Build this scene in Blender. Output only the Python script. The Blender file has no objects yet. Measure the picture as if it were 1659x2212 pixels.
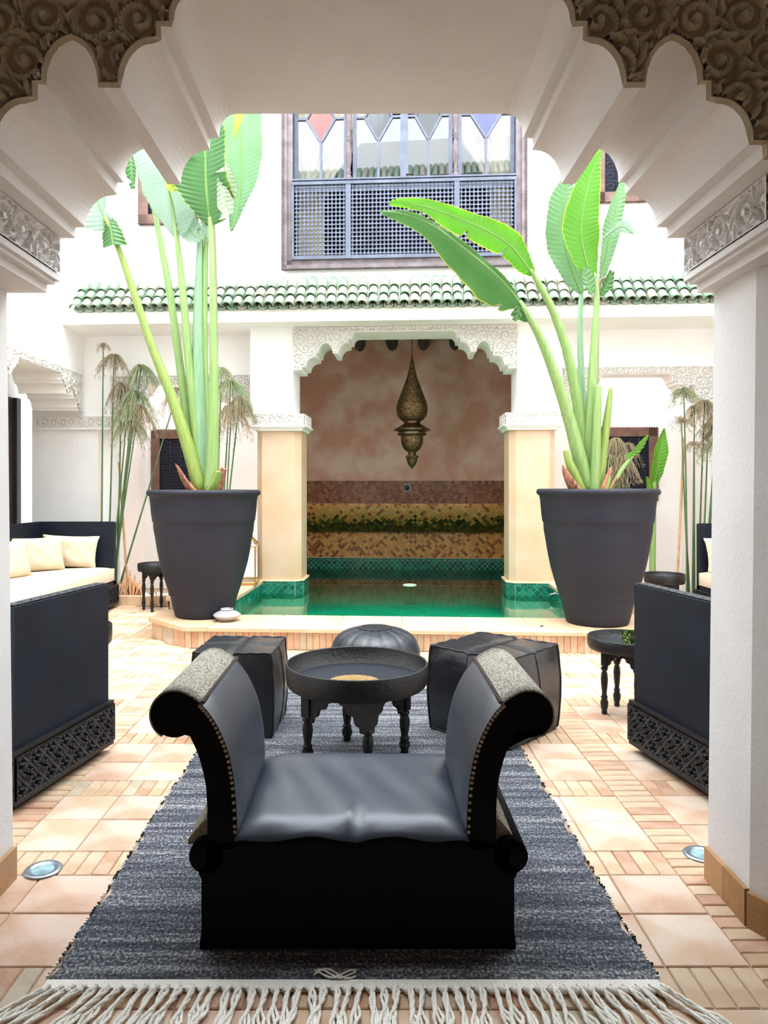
import bpy, math, random
import numpy as np
from mathutils import Vector, Matrix

S = bpy.context.scene
C = S.collection
rnd = random.Random(7)
PI = math.pi

# ------------------------------------------------------------------ camera, world, light, exposure
F = 1560.0; VX = 797.0; VY = 1050.0; EYE = 1.40          # focal length and horizon in a 1659x2212 frame
cam_d = bpy.data.cameras.new('camera'); cam = bpy.data.objects.new('camera', cam_d); C.objects.link(cam)
cam.location = (0, 0, EYE); cam.rotation_euler = (PI/2, 0, 0)
cam_d.sensor_fit = 'VERTICAL'; cam_d.sensor_height = 36; cam_d.lens = F/2212*36
cam_d.shift_x = (829.5-VX)/2212; cam_d.shift_y = -(1106-VY)/2212
cam_d.clip_start = 0.05
S.camera = cam
w = bpy.data.worlds.new('sky'); S.world = w; w.use_nodes = True
bg = w.node_tree.nodes['Background']; bg.inputs[0].default_value = (0.86, 0.93, 1.0, 1); bg.inputs[1].default_value = 2.6
S.view_settings.view_transform = 'Standard'; S.view_settings.look = 'None'
S.view_settings.gamma = 1; S.view_settings.use_curve_mapping = False
S.view_settings.exposure = 1.68
sl = bpy.data.lights.new('sun', 'SUN'); so = bpy.data.objects.new('sun', sl); C.objects.link(so)
sl.energy = 1.3; sl.angle = math.radians(30); sl.color = (1.0, 0.97, 0.92)
so.rotation_euler = (math.radians(14), math.radians(4), 0)
S.cycles.max_bounces = 10; S.cycles.diffuse_bounces = 6; S.cycles.transparent_max_bounces = 16
S.cycles.caustics_reflective = False; S.cycles.caustics_refractive = False
S.cycles.sample_clamp_indirect = 6

# ------------------------------------------------------------------ materials
def lin(c):
    return tuple(((x/255)/12.92 if x/255 <= .04045 else ((x/255+.055)/1.055)**2.4) for x in c[:3]) + (1,)
def mat(name, col, rough=.6, metal=0, spec=.5, col2=None, scale=8, detail=4, mix=(.35,.65), bump=0, bscale=40, coat=0, vec_scale=(1,1,1), bdist=.02, trans=0):
    m = bpy.data.materials.new(name); m.use_nodes = True; nt = m.node_tree; b = nt.nodes['Principled BSDF']
    b.inputs['Base Color'].default_value = lin(col); b.inputs['Roughness'].default_value = rough
    b.inputs['Metallic'].default_value = metal; b.inputs['Specular IOR Level'].default_value = spec
    b.inputs['Coat Weight'].default_value = coat
    N = nt.nodes.new; L = nt.links.new
    tc = N('ShaderNodeTexCoord'); mp = N('ShaderNodeMapping'); mp.inputs['Scale'].default_value = vec_scale
    L(tc.outputs['Object'], mp.inputs[0])
    if col2 is not None:
        n = N('ShaderNodeTexNoise'); n.inputs['Scale'].default_value = scale; n.inputs['Detail'].default_value = detail
        L(mp.outputs[0], n.inputs['Vector'])
        r = N('ShaderNodeValToRGB'); r.color_ramp.elements[0].position = mix[0]; r.color_ramp.elements[1].position = mix[1]
        r.color_ramp.elements[0].color = lin(col); r.color_ramp.elements[1].color = lin(col2)
        L(n.outputs['Fac'], r.inputs[0]); L(r.outputs[0], b.inputs['Base Color'])
    if bump:
        n2 = N('ShaderNodeTexNoise'); n2.inputs['Scale'].default_value = bscale; n2.inputs['Detail'].default_value = 5
        L(mp.outputs[0], n2.inputs['Vector'])
        bp = N('ShaderNodeBump'); bp.inputs['Strength'].default_value = bump; bp.inputs['Distance'].default_value = bdist
        L(n2.outputs['Fac'], bp.inputs['Height']); L(bp.outputs[0], b.inputs['Normal'])
    return m
M = {}
M['white'] = mat('white_plaster', (245,244,242), .85, col2=(240,238,235), scale=1.5, bump=.15, bscale=25)
M['arch_white'] = mat('arch_plaster', (229,226,225), .9, col2=(223,219,217), scale=3, bump=.1, bscale=60)
M['carve'] = mat('carved_plaster', (226,222,216), .9)
M['carve_dark'] = mat('carved_plaster_indoors', (226,214,190), .9, col2=(206,192,166), scale=9)
M['gallery'] = mat('gallery_plaster', (220,216,212), .9)
M['cream'] = mat('cream_tadelakt', (216,186,158), .7, col2=(206,168,132), scale=2.2, mix=(.4,.75), bump=.1, bscale=12)
M['pinkwall'] = mat('mottled_tadelakt', (212,158,138), .6, col2=(230,198,182), scale=2.6, detail=9, mix=(.42,.62), bump=.2, bscale=7)
M['slab'] = [mat('stone_slab_%s' % k, a, .5, col2=b, scale=4.5, detail=9, mix=(.44,.62), bump=.2, bscale=22) for k, a, b in
    (('pale',(212,190,170),(196,160,130)), ('rose',(210,182,162),(192,152,124)), ('sand',(202,172,142),(214,196,176)))]
M['brick'] = [mat('terracotta_%s' % k, a, .6, col2=b, scale=9, detail=6, mix=(.38,.6), bump=.25, bscale=40) for k, a, b in
    (('sand',(200,172,142),(186,154,122)), ('peach',(200,164,138),(182,140,110)), ('orange',(184,140,112),(198,162,134)),
     ('olive',(174,158,134),(190,174,150)), ('buff',(204,178,150),(190,160,128)), ('rust',(176,132,106),(190,154,128)))]
M['mortar'] = mat('mortar', (184,158,130), .9, col2=(168,140,112), scale=12)
M['coping'] = mat('tan_stone', (200,166,130), .5, col2=(212,182,150), scale=3, detail=7, bump=.1, bscale=25)
M['base_tile'] = [mat('skirting_tile_%s' % k, a, .5, col2=b, scale=6, detail=5, bump=.15) for k, a, b in
    (('brown',(172,130,84),(152,112,70)), ('tan',(190,148,104),(168,128,86)))]
M['green'] = [mat('green_zellige_%s' % k, a, .18, spec=.6, bump=.25, bscale=14) for k, a in
    (('deep',(8,92,76)), ('mid',(16,112,90)), ('light',(34,130,104)), ('dark',(4,72,66)))]
M['amber'] = [mat('amber_zellige_%s' % k, a, .22, spec=.6, bump=.25, bscale=14) for k, a in
    (('ochre',(196,132,70)), ('honey',(208,152,88)), ('rust',(162,88,50)), ('brown',(126,74,44)), ('gold',(186,142,76)))]
M['rust'] = [mat('rust_zellige_%s' % k, a, .25, spec=.5, bump=.25, bscale=14) for k, a in
    (('plum',(128,82,66)), ('brown',(142,92,66)), ('dark',(108,66,50)), ('rose',(160,116,96)), ('tan',(150,104,72)))]
M['moss'] = [mat('mossy_zellige_%s' % k, a, .3, spec=.5, bump=.3, bscale=14) for k, a in
    (('olive',(96,90,34)), ('dark',(52,48,20)), ('brown',(74,56,26)), ('green',(84,88,30)))]
M['pool_floor'] = mat('pool_floor', (42,176,146), .4, col2=(32,158,130), scale=3)
M['grout'] = mat('grout', (206,196,178), .9)
M['grout_dark'] = mat('old_grout', (150,128,98), .9)
M['rooftile'] = [mat('green_roof_tile_%s' % k, a, .4, col2=b, scale=14, detail=5) for k, a, b in
    (('sage',(112,134,114),(142,154,134)), ('moss',(102,130,108),(126,146,122)), ('faded',(138,146,126),(158,154,136)))]
M['black_wood'] = mat('black_painted_wood', (11,11,14), .5, bump=.25, bscale=60)
M['navy'] = mat('dark_navy_board', (9,18,30), .6, spec=.3, col2=(15,26,40), scale=5, detail=8, bump=.1, bscale=80)
M['leather'] = mat('black_leather', (17,21,30), .32, spec=.8, bump=.22, bscale=26, bdist=.012)
M['leather_bench'] = mat('black_bench_leather', (41,49,63), .40, spec=.8, bump=.12, bscale=9, bdist=.02)
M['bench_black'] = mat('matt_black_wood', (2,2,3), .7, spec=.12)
M['pouf_round'] = mat('grey_black_leather', (28,33,42), .4, spec=.6, bump=.2, bscale=30)
M['stitch'] = mat('seam_thread', (16,17,20), .6)
M['hide'] = mat('cowhide', (168,162,148), .9, col2=(104,97,84), scale=110, detail=6, mix=(.40,.66), vec_scale=(1.6,.6,1), bump=.5, bscale=120)
M['braid'] = mat('brown_braid', (74,54,48), .7)
M['carve_groove_shade'] = mat('carving_recess_shade', (188,170,142), .95)  # darker tone, paints shade into the carved grooves
M['carve_grey_shade'] = mat('white_carving_shade', (202,198,192), .95)  # grey tone, paints shade into the hollows of the white carving
M['fret_face'] = mat('fretwork_face', (34,36,42), .5)
M['nail'] = mat('brass_nail', (170,150,130), .3, metal=1)
M['pot'] = mat('graphite_pot', (33,34,45), .65, spec=.35, col2=(27,29,40), scale=2.5, detail=6, vec_scale=(.6,.6,6), bump=.12, bscale=6)
M['soil'] = mat('soil', (60,44,32), .95, bump=.6, bscale=60)
M['pillow'] = mat('cream_linen', (208,192,166), .9, bump=.12, bscale=140)
M['straw'] = mat('straw', (176,146,94), .85, col2=(142,112,68), scale=60, bump=.5, bscale=150)
M['brass'] = mat('pierced_brass', (128,104,72), .42, metal=.9, col2=(62,46,30), scale=60, detail=6, mix=(.48,.58), bump=.5, bscale=90)
M['brass_plain'] = mat('old_brass', (120,98,74), .35, metal=.9, col2=(90,72,52), scale=20)
M['lantern_brass'] = mat('lantern_brass', (196,160,104), .35, metal=.8)
M['chain'] = mat('chain_iron', (70,56,44), .5, metal=.7)
M['beam'] = mat('beam_wood', (56,52,58), .7)
M['pewter'] = mat('pewter', (176,176,180), .4, metal=.35, bump=.2, bscale=30)
M['steel'] = mat('steel_ring', (150,160,168), .35, metal=.7)
M['frame_grey'] = mat('grey_blue_wood', (98,104,122), .5, col2=(84,88,104), scale=8)
M['frame_taupe'] = mat('taupe_wood', (122,110,112), .5, col2=(98,86,88), scale=9)
M['frame_brown'] = mat('brown_wood', (92,62,52), .5, col2=(116,84,70), scale=9)
M['iron'] = mat('grille_iron', (40,46,62), .5, metal=.3)
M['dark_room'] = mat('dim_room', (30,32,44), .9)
M['dark_door'] = mat('dark_door_wood', (44,32,30), .5)
M['baluster'] = mat('turned_wood', (104,86,86), .4, col2=(84,68,68), scale=20)
M['curtain'] = mat('cream_voile', (226,214,190), .9)
M['pebble'] = mat('white_pebble', (228,224,216), .8)
M['root'] = mat('tan_driftwood', (196,150,108), .8, col2=(168,120,82), scale=12, bump=.3, bscale=40)
M['cane'] = mat('dry_cane', (204,164,116), .7, col2=(176,134,90), scale=10)
M['stem_green'] = mat('dark_green_stem', (64,96,62), .55, col2=(84,116,70), scale=6)
M['wick'] = mat('candle_wax', (236,226,204), .6)
M['drain'] = mat('pale_disc', (196,214,196), .5)
M['fringe'] = mat('ivory_cotton', (246,241,230), .95, bump=.4, bscale=200)
M['chrome'] = mat('chrome', (200,204,208), .2, metal=1)

def stems_mat(name, a, b):
    m = mat(name, a, .45, col2=b, scale=5, vec_scale=(14,14,.8), detail=3, mix=(.3,.7)); return m
M['petiole'] = stems_mat('petiole_green', (112,146,82), (138,162,96))
M['petiole_y'] = stems_mat('petiole_yellow', (140,154,70), (112,142,70))
M['petiole_b'] = stems_mat('petiole_bluish', (112,150,116), (136,168,128))
M['petiole_p'] = stems_mat('petiole_pink', (150,128,118), (122,122,98))
M['sheath'] = mat('dry_sheath', (188,128,96), .8, col2=(110,70,66), scale=8, vec_scale=(6,6,1))

def leaf_mat(name, base, vein, edge, tr=.45):
    m = bpy.data.materials.new(name); m.use_nodes = True; nt = m.node_tree; N = nt.nodes.new; L = nt.links.new
    b = nt.nodes['Principled BSDF']; b.inputs['Roughness'].default_value = .42
    uv = N('ShaderNodeUVMap'); sx = N('ShaderNodeSeparateXYZ'); L(uv.outputs[0], sx.inputs[0])
    ab = N('ShaderNodeMath'); ab.operation = 'ABSOLUTE'; L(sx.outputs[1], ab.inputs[0])
    # slanted veins: sin((u - .12 |v|) * k)
    m1 = N('ShaderNodeMath'); m1.operation = 'MULTIPLY_ADD'; m1.inputs[1].default_value = -.10; L(ab.outputs[0], m1.inputs[0]); L(sx.outputs[0], m1.inputs[2])
    m2 = N('ShaderNodeMath'); m2.operation = 'MULTIPLY'; m2.inputs[1].default_value = 300; L(m1.outputs[0], m2.inputs[0])
    s = N('ShaderNodeMath'); s.operation = 'SINE'; L(m2.outputs[0], s.inputs[0])
    mr = N('ShaderNodeMapRange'); mr.inputs[1].default_value = -1; mr.inputs[2].default_value = 1; L(s.outputs[0], mr.inputs[0])
    tc = N('ShaderNodeTexCoord'); n = N('ShaderNodeTexNoise'); n.inputs['Scale'].default_value = 5; n.inputs['Detail'].default_value = 5; L(tc.outputs['Object'], n.inputs[0])
    mx = N('ShaderNodeMix'); mx.data_type = 'RGBA'; mx.inputs[6].default_value = lin(base); mx.inputs[7].default_value = lin(vein)
    mm = N('ShaderNodeMath'); mm.operation = 'MULTIPLY'; mm.inputs[1].default_value = .5; L(mr.outputs[0], mm.inputs[0])
    ma = N('ShaderNodeMath'); ma.operation = 'MULTIPLY_ADD'; ma.inputs[1].default_value = .6; L(n.outputs['Fac'], ma.inputs[0]); L(mm.outputs[0], ma.inputs[2])
    L(ma.outputs[0], mx.inputs[0])
    r = N('ShaderNodeValToRGB'); r.color_ramp.elements[0].position = .93; r.color_ramp.elements[1].position = .985
    L(ab.outputs[0], r.inputs[0])
    mx2 = N('ShaderNodeMix'); mx2.data_type = 'RGBA'; mx2.inputs[7].default_value = lin(edge); L(mx.outputs[2], mx2.inputs[6]); L(r.outputs[0], mx2.inputs[0])
    r2 = N('ShaderNodeValToRGB'); r2.color_ramp.elements[0].position = .03; r2.color_ramp.elements[1].position = .06
    r2.color_ramp.elements[0].color = (1,1,1,1); r2.color_ramp.elements[1].color = (0,0,0,1); L(ab.outputs[0], r2.inputs[0])
    mx3 = N('ShaderNodeMix'); mx3.data_type = 'RGBA'; mx3.inputs[7].default_value = lin((112,152,78)); L(mx2.outputs[2], mx3.inputs[6]); L(r2.outputs[0], mx3.inputs[0])
    L(mx3.outputs[2], b.inputs['Base Color'])
    t = N('ShaderNodeBsdfTranslucent'); L(mx3.outputs[2], t.inputs[0])
    ms = N('ShaderNodeMixShader'); ms.inputs[0].default_value = tr
    out = nt.nodes['Material Output']; L(b.outputs[0], ms.inputs[1]); L(t.outputs[0], ms.inputs[2]); L(ms.outputs[0], out.inputs[0])
    return m
M['leaf_pale'] = leaf_mat('leaf_pale', (118,150,126), (162,186,164), (124,146,104))
M['leaf_mid'] = leaf_mat('leaf_mid', (92,138,88), (128,168,118), (128,150,88))
M['leaf_bright'] = leaf_mat('leaf_bright', (72,138,32), (104,164,48), (190,190,50), .5)
M['leaf_dark'] = leaf_mat('leaf_dark', (52,98,46), (78,126,64), (150,156,66), .35)
M['leaf_yellow'] = leaf_mat('leaf_yellow', (170,190,50), (190,206,90), (170,130,60))
M['leaf_dry'] = leaf_mat('leaf_dry', (140,164,132), (166,184,150), (140,96,70), .25)
M['umbel'] = mat('papyrus_ray', (124,142,98), .7, col2=(150,148,112), scale=3)
M['umbel_dry'] = mat('papyrus_ray_dry', (158,142,112), .8, col2=(140,124,94), scale=3)

def glass_mat(name, tint, reflect=1.0, rough=.0, ior=1.5):
    m = bpy.data.materials.new(name); m.use_nodes = True; nt = m.node_tree; nt.nodes.remove(nt.nodes['Principled BSDF'])
    N = nt.nodes.new; L = nt.links.new
    tr = N('ShaderNodeBsdfTransparent'); tr.inputs[0].default_value = lin(tint)
    gl = N('ShaderNodeBsdfGlossy'); gl.inputs['Roughness'].default_value = rough
    fr = N('ShaderNodeFresnel'); fr.inputs[0].default_value = ior
    mm = N('ShaderNodeMath'); mm.operation = 'MULTIPLY'; mm.inputs[1].default_value = reflect; mm.use_clamp = True; L(fr.outputs[0], mm.inputs[0])
    ms = N('ShaderNodeMixShader'); L(mm.outputs[0], ms.inputs[0]); L(tr.outputs[0], ms.inputs[1]); L(gl.outputs[0], ms.inputs[2])
    L(ms.outputs[0], nt.nodes['Material Output'].inputs[0])
    return m, gl, fr
M['glass'] = glass_mat('clear_glass', (250,250,250))[0]
M['win_glass'] = glass_mat('window_glass', (235,238,244), 4.0)[0]
for k, c in (('orange',(226,110,70)), ('slate',(120,130,160)), ('teal',(110,200,170)), ('blue',(110,120,230))):
    M['glass_'+k] = glass_mat('glass_'+k, c, 2.0)[0]
wm, gl, fr = glass_mat('pool_water', (185,240,224), 1.0, .02, 1.33)
nt = wm.node_tree; tc = nt.nodes.new('ShaderNodeTexCoord'); wn = nt.nodes.new('ShaderNodeTexNoise'); wn.inputs['Scale'].default_value = 9; wn.inputs['Detail'].default_value = 3
nt.links.new(tc.outputs['Object'], wn.inputs[0]); wb = nt.nodes.new('ShaderNodeBump'); wb.inputs['Strength'].default_value = .05; wb.inputs['Distance'].default_value = .03
nt.links.new(wn.outputs['Fac'], wb.inputs['Height']); nt.links.new(wb.outputs[0], gl.inputs['Normal']); nt.links.new(wb.outputs[0], fr.inputs['Normal'])
M['water'] = wm
def emit(name, col, s):
    m = bpy.data.materials.new(name); m.use_nodes = True; b = m.node_tree.nodes['Principled BSDF']
    b.inputs['Emission Color'].default_value = lin(col); b.inputs['Emission Strength'].default_value = s; return m
M['flame'] = emit('flame', (255,150,60), 6)
def rug_mat():
    m = bpy.data.materials.new('rug_weave'); m.use_nodes = True; nt = m.node_tree; N = nt.nodes.new; L = nt.links.new
    b = nt.nodes['Principled BSDF']; b.inputs['Roughness'].default_value = .95; b.inputs['Specular IOR Level'].default_value = .1
    tc = N('ShaderNodeTexCoord')
    def noise(sc, vs, det):
        mp = N('ShaderNodeMapping'); mp.inputs['Scale'].default_value = vs; L(tc.outputs['Object'], mp.inputs[0])
        n = N('ShaderNodeTexNoise'); n.inputs['Scale'].default_value = sc; n.inputs['Detail'].default_value = det; L(mp.outputs[0], n.inputs[0]); return n
    a = noise(120, (1,.7,1), 3); c = noise(7, (.12,3.2,1), 5); d = noise(40, (.25,3,1), 3)
    def ma(x, k, y=None):
        q = N('ShaderNodeMath'); q.operation = 'MULTIPLY_ADD'; q.inputs[1].default_value = k; L(x, q.inputs[0])
        if y is None: q.inputs[2].default_value = 0
        else: L(y, q.inputs[2])
        return q.outputs[0]
    v = ma(a.outputs['Fac'], .80, ma(c.outputs['Fac'], .50, ma(d.outputs['Fac'], .30)))
    r = N('ShaderNodeValToRGB'); e = r.color_ramp.elements
    e[0].position = .62; e[0].color = lin((46,48,54)); e[1].position = 1.0; e[1].color = lin((172,170,168))
    k = e.new(.78); k.color = lin((76,78,85)); k = e.new(.88); k.color = lin((116,117,121))
    L(v, r.inputs[0]); L(r.outputs[0], b.inputs['Base Color'])
    bp = N('ShaderNodeBump'); bp.inputs['Strength'].default_value = .5; bp.inputs['Distance'].default_value = .004
    L(a.outputs['Fac'], bp.inputs['Height']); L(bp.outputs[0], b.inputs['Normal']); return m
M['rug'] = rug_mat()

# ------------------------------------------------------------------ helpers
def at(px, py, Y): return Vector(((px-VX)*Y/F, Y, EYE-(py-VY)*Y/F))
def atz(px, py, z):
    Y = (EYE-z)*F/(py-VY); return Vector(((px-VX)*Y/F, Y, z))
class MB:
    def __init__(s): s.v = []; s.f = []; s.m = []; s.smooth = []; s.uv = None
    def add(s, vs, fs, mi=0, sm=False):
        o = len(s.v); s.v.extend([tuple(x) for x in vs]); s.f.extend([tuple(i+o for i in f) for f in fs])
        s.m.extend([mi]*len(fs)); s.smooth.extend([sm]*len(fs)); return s
    def box(s, x0, x1, y0, y1, z0, z1, mi=0):
        return s.add([(x0,y0,z0),(x1,y0,z0),(x1,y1,z0),(x0,y1,z0),(x0,y0,z1),(x1,y0,z1),(x1,y1,z1),(x0,y1,z1)],
            [(0,3,2,1),(4,5,6,7),(0,1,5,4),(1,2,6,5),(2,3,7,6),(3,0,4,7)], mi)
    def bbox(s, x0, x1, y0, y1, z0, z1, b=.004, mi=0):   # box with bevelled top edges
        v = [(x0,y0,z0),(x1,y0,z0),(x1,y1,z0),(x0,y1,z0),(x0,y0,z1-b),(x1,y0,z1-b),(x1,y1,z1-b),(x0,y1,z1-b),
             (x0+b,y0+b,z1),(x1-b,y0+b,z1),(x1-b,y1-b,z1),(x0+b,y1-b,z1)]
        return s.add(v, [(0,3,2,1),(8,9,10,11),(0,1,5,4),(1,2,6,5),(2,3,7,6),(3,0,4,7),(4,5,9,8),(5,6,10,9),(6,7,11,10),(7,4,8,11)], mi)
    def prism(s, poly, fn0, fn1, mi=0, sm=False, caps=(1,1)):
        n = len(poly); vs = [fn0(*p) for p in poly]+[fn1(*p) for p in poly]
        fs = [(i,(i+1)%n,n+(i+1)%n,n+i) for i in range(n)]
        s.add(vs, fs, mi, sm); o = len(s.v)-2*n
        if caps[0]: s.f.append(tuple(o+i for i in reversed(range(n)))); s.m.append(mi); s.smooth.append(False)
        if caps[1]: s.f.append(tuple(o+n+i for i in range(n))); s.m.append(mi); s.smooth.append(False)
        return s
    def tube(s, pts, rad, seg=8, mi=0, sm=True, cap=True, flat=1.0):
        pts = [Vector(p) for p in pts]; n = len(pts)
        if not hasattr(rad, '__len__'): rad = [rad]*n
        up = Vector((0.13,.21,.97)).normalized(); vs = []; prev = None
        for i, p in enumerate(pts):
            t = (pts[min(i+1,n-1)]-pts[max(i-1,0)]).normalized()
            a = prev if prev is not None else (up.cross(t) if abs(up.dot(t)) < .95 else Vector((1,0,0)).cross(t))
            a = (a-t*a.dot(t)).normalized(); b = t.cross(a); prev = a
            for k in range(seg):
                q = 2*PI*k/seg; vs.append(p+(a*math.cos(q)+b*math.sin(q)*flat)*rad[i])
        fs = [(i*seg+k, i*seg+(k+1)%seg, (i+1)*seg+(k+1)%seg, (i+1)*seg+k) for i in range(n-1) for k in range(seg)]
        if cap: fs += [tuple(reversed(range(seg))), tuple((n-1)*seg+k for k in range(seg))]
        return s.add(vs, fs, mi, sm)
    def lathe(s, prof, cx=0, cy=0, seg=24, mi=0, sm=True):
        vs = [(cx+r*math.cos(2*PI*k/seg), cy+r*math.sin(2*PI*k/seg), z) for r, z in prof for k in range(seg)]
        n = len(prof)
        fs = [(i*seg+k, i*seg+(k+1)%seg, (i+1)*seg+(k+1)%seg, (i+1)*seg+k) for i in range(n-1) for k in range(seg)]
        return s.add(vs, fs, mi, sm)
    def build(s, name, mats, parent=None, loc=None, rot=None, flip=False):
        me = bpy.data.meshes.new(name); me.from_pydata(s.v, [], s.f)
        if not isinstance(mats, (list, tuple)): mats = [mats]
        for m in mats: me.materials.append(m)
        me.polygons.foreach_set('material_index', s.m); me.polygons.foreach_set('use_smooth', s.smooth)
        if s.uv:
            ul = me.uv_layers.new(name='UVMap')
            for lp in me.loops: ul.data[lp.index].uv = s.uv[lp.vertex_index]
        me.update()
        return link(name, me, parent, loc, rot)
def link(name, me, parent=None, loc=None, rot=None):
    o = bpy.data.objects.new(name, me); C.objects.link(o)
    if parent is not None: o.parent = parent
    if loc is not None: o.location = loc
    if rot is not None: o.rotation_euler = rot
    return o
def thing(name, label, cat, loc=(0,0,0), rz=0, group=None):
    o = bpy.data.objects.new(name, None); C.objects.link(o); o.location = loc; o.rotation_euler = (0,0,rz)
    return tag(o, label, cat, group)
def tag(o, label, cat, group=None, kind=None):
    o['label'] = label; o['category'] = cat
    if group: o['group'] = group
    if kind: o['kind'] = kind
    return o
def struct(o, label, cat='wall'):
    o['kind'] = 'structure'; o['label'] = label; o['category'] = cat; return o
def smooth_path(pts, n=24):
    P = np.array([list(p) for p in pts], float); m = len(P)
    t = np.linspace(0, m-1, n); out = []
    for q in t:
        i = min(int(q), m-2); f = q-i
        p0 = P[max(i-1,0)]; p1 = P[i]; p2 = P[i+1]; p3 = P[min(i+2,m-1)]
        out.append(.5*((2*p1)+(-p0+p2)*f+(2*p0-5*p1+4*p2-p3)*f*f+(-p0+3*p1-3*p2+p3)*f**3))
    return np.array(out)

# the building's lobed arch: left foot -> over the top -> right foot, as (u, z)
def half_arch():
    h = [(0,0),(292,0)]
    for k in range(1, 6): a = k/5*PI/2; h.append((292+36*math.sin(a), 46*(1-math.cos(a))))
    h += [(328,53),(348,53),(348,78)]
    for k in range(0, 9): a = k/8*PI/2; h.append((356+55*math.sin(a), 152-73*math.cos(a)))
    h += [(440,152)]
    for x, y in ((441,128),(449,105),(461,88),(474,79),(487,74)): h.append((x,y))
    for x, y in ((500,79),(513,88),(525,105),(533,128)): h.append((x,y))
    h += [(534,149),(548,149),(548,175)]
    for k in range(0, 9): a = k/8*PI/2; h.append((562+54*math.sin(a), 245-68*math.cos(a)))
    h += [(638,246),(638,269),(690,269)]
    return h
HALF = half_arch()
def arch(c, half, zs, H):
    r = [(c+x/690*half, zs+(269-y)/269*H) for x, y in HALF]
    l = [(c-x/690*half, z) for (x, y), (_, z) in zip(HALF, r)]
    return l[::-1]+r[1:]
def inside(poly, U, V):
    U = np.asarray(U); V = np.asarray(V); r = np.zeros(U.shape, bool); n = len(poly)
    for i in range(n):
        x1, y1 = poly[i]; x2, y2 = poly[(i+1) % n]
        if y1 == y2: continue
        c = ((y1 > V) != (y2 > V)) & (U < (x2-x1)*(V-y1)/(y2-y1)+x1); r ^= c
    return r

# carved scrollwork as a height field in [0,1]
def scroll_field(U, V, s, seed=0, row=False, vc=0):
    r = random.Random(seed); u0, u1, v0, v1 = U.min(), U.max(), V.min(), V.max()
    cs = []
    j = 0; v = v0
    while v <= v1+s:
        u = u0-s+(s*.5 if j % 2 else 0); i = 0
        while u <= u1+s:
            cs.append((u+r.uniform(-.1,.1)*s, (vc if row else v)+r.uniform(-.08,.08)*s*(0 if row else 1), 1 if (i+j) % 2 else -1, r.uniform(0,6.28), r.uniform(.85,1.1)))
            u += s; i += 1
        v += s*.87; j += 1
        if row: break
    d1 = np.full(U.shape, 9e9); best = np.zeros(U.shape, int)
    for k, c in enumerate(cs):
        d = np.hypot(U-c[0], V-c[1])/c[4]
        m = d < d1; d1[m] = d[m]; best[m] = k
    A = np.array(cs); cu, cv, sg, ph = A[best,0], A[best,1], A[best,2], A[best,3]
    dd = np.hypot(U-cu, V-cv); th = np.arctan2(V-cv, U-cu)
    q = (dd/(s*.30)-sg*th/(2*PI)+ph/(2*PI)) % 1
    h = np.clip(1.5-np.abs(q-.5)*5.2, 0, 1)
    leaf = .5+.5*np.cos(th*9+dd/s*26*sg)
    out = dd > s*.42
    h = np.where(out, np.maximum(h*.6, np.clip(leaf*1.6-.35, 0, 1)), h*(.86+.14*np.cos(th*22)))
    h = np.where(dd < s*.09, 1, h)
    return np.clip(h, 0, 1)
def relief(name, O, Ud, Vd, Nd, u0, u1, v0, v1, step, s, depth, m, parent=None, mask=None, seed=0, row=False, field=None, closed=False, m2=None, cut=.45):
    nu = max(2, int((u1-u0)/step)+1); nv = max(2, int((v1-v0)/step)+1)
    u = np.linspace(u0, u1, nu); v = np.linspace(v0, v1, nv); U, V = np.meshgrid(u, v)
    H = (field or scroll_field)(U, V, s, seed, row, (v0+v1)/2)
    ok = np.ones(U.shape, bool) if mask is None else mask(U, V)
    H = H.copy(); H[~ok] = 0
    if not closed:
        e = min(.006, s*.08); ed = np.minimum(np.minimum(U-u0, u1-U), np.minimum(V-v0, v1-V))
        H = np.where(ed < e, .9, H)
    O = np.array(O); Ud = np.array(Ud); Vd = np.array(Vd); Nd = np.array(Nd)
    P = O+U[...,None]*Ud+V[...,None]*Vd+(.0015+H*depth)[...,None]*Nd
    idx = np.arange(nu*nv).reshape(nv, nu)
    cell = ok[:-1,:-1] & ok[1:,:-1] & ok[:-1,1:] & ok[1:,1:]
    a = idx[:-1,:-1][cell]; b = idx[:-1,1:][cell]; c = idx[1:,1:][cell]; d = idx[1:,:-1][cell]
    q = np.stack([a,b,c,d], 1)
    used = np.unique(q); remap = -np.ones(nu*nv, int); remap[used] = np.arange(len(used))
    me = bpy.data.meshes.new(name); vv = P.reshape(-1,3)[used]; q = remap[q]
    me.vertices.add(len(vv)); me.vertices.foreach_set('co', vv.ravel())
    me.loops.add(q.size); me.loops.foreach_set('vertex_index', q.ravel().astype(np.int32))
    me.polygons.add(len(q)); me.polygons.foreach_set('loop_start', (np.arange(len(q))*4).astype(np.int32)); me.polygons.foreach_set('loop_total', np.full(len(q), 4, np.int32))
    me.materials.append(m)
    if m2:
        me.materials.append(m2); Hc = ((H[:-1,:-1]+H[1:,:-1]+H[:-1,1:]+H[1:,1:])/4)[cell]; me.polygons.foreach_set('material_index', (Hc < cut).astype(np.int32))  # low cells take the darker material: recess shade put into the colour
    me.update(calc_edges=True)
    me.polygons.foreach_set('use_smooth', np.ones(len(q), bool))
    o = link(name, me, parent); o['kind'] = 'stuff'
    return o
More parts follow.
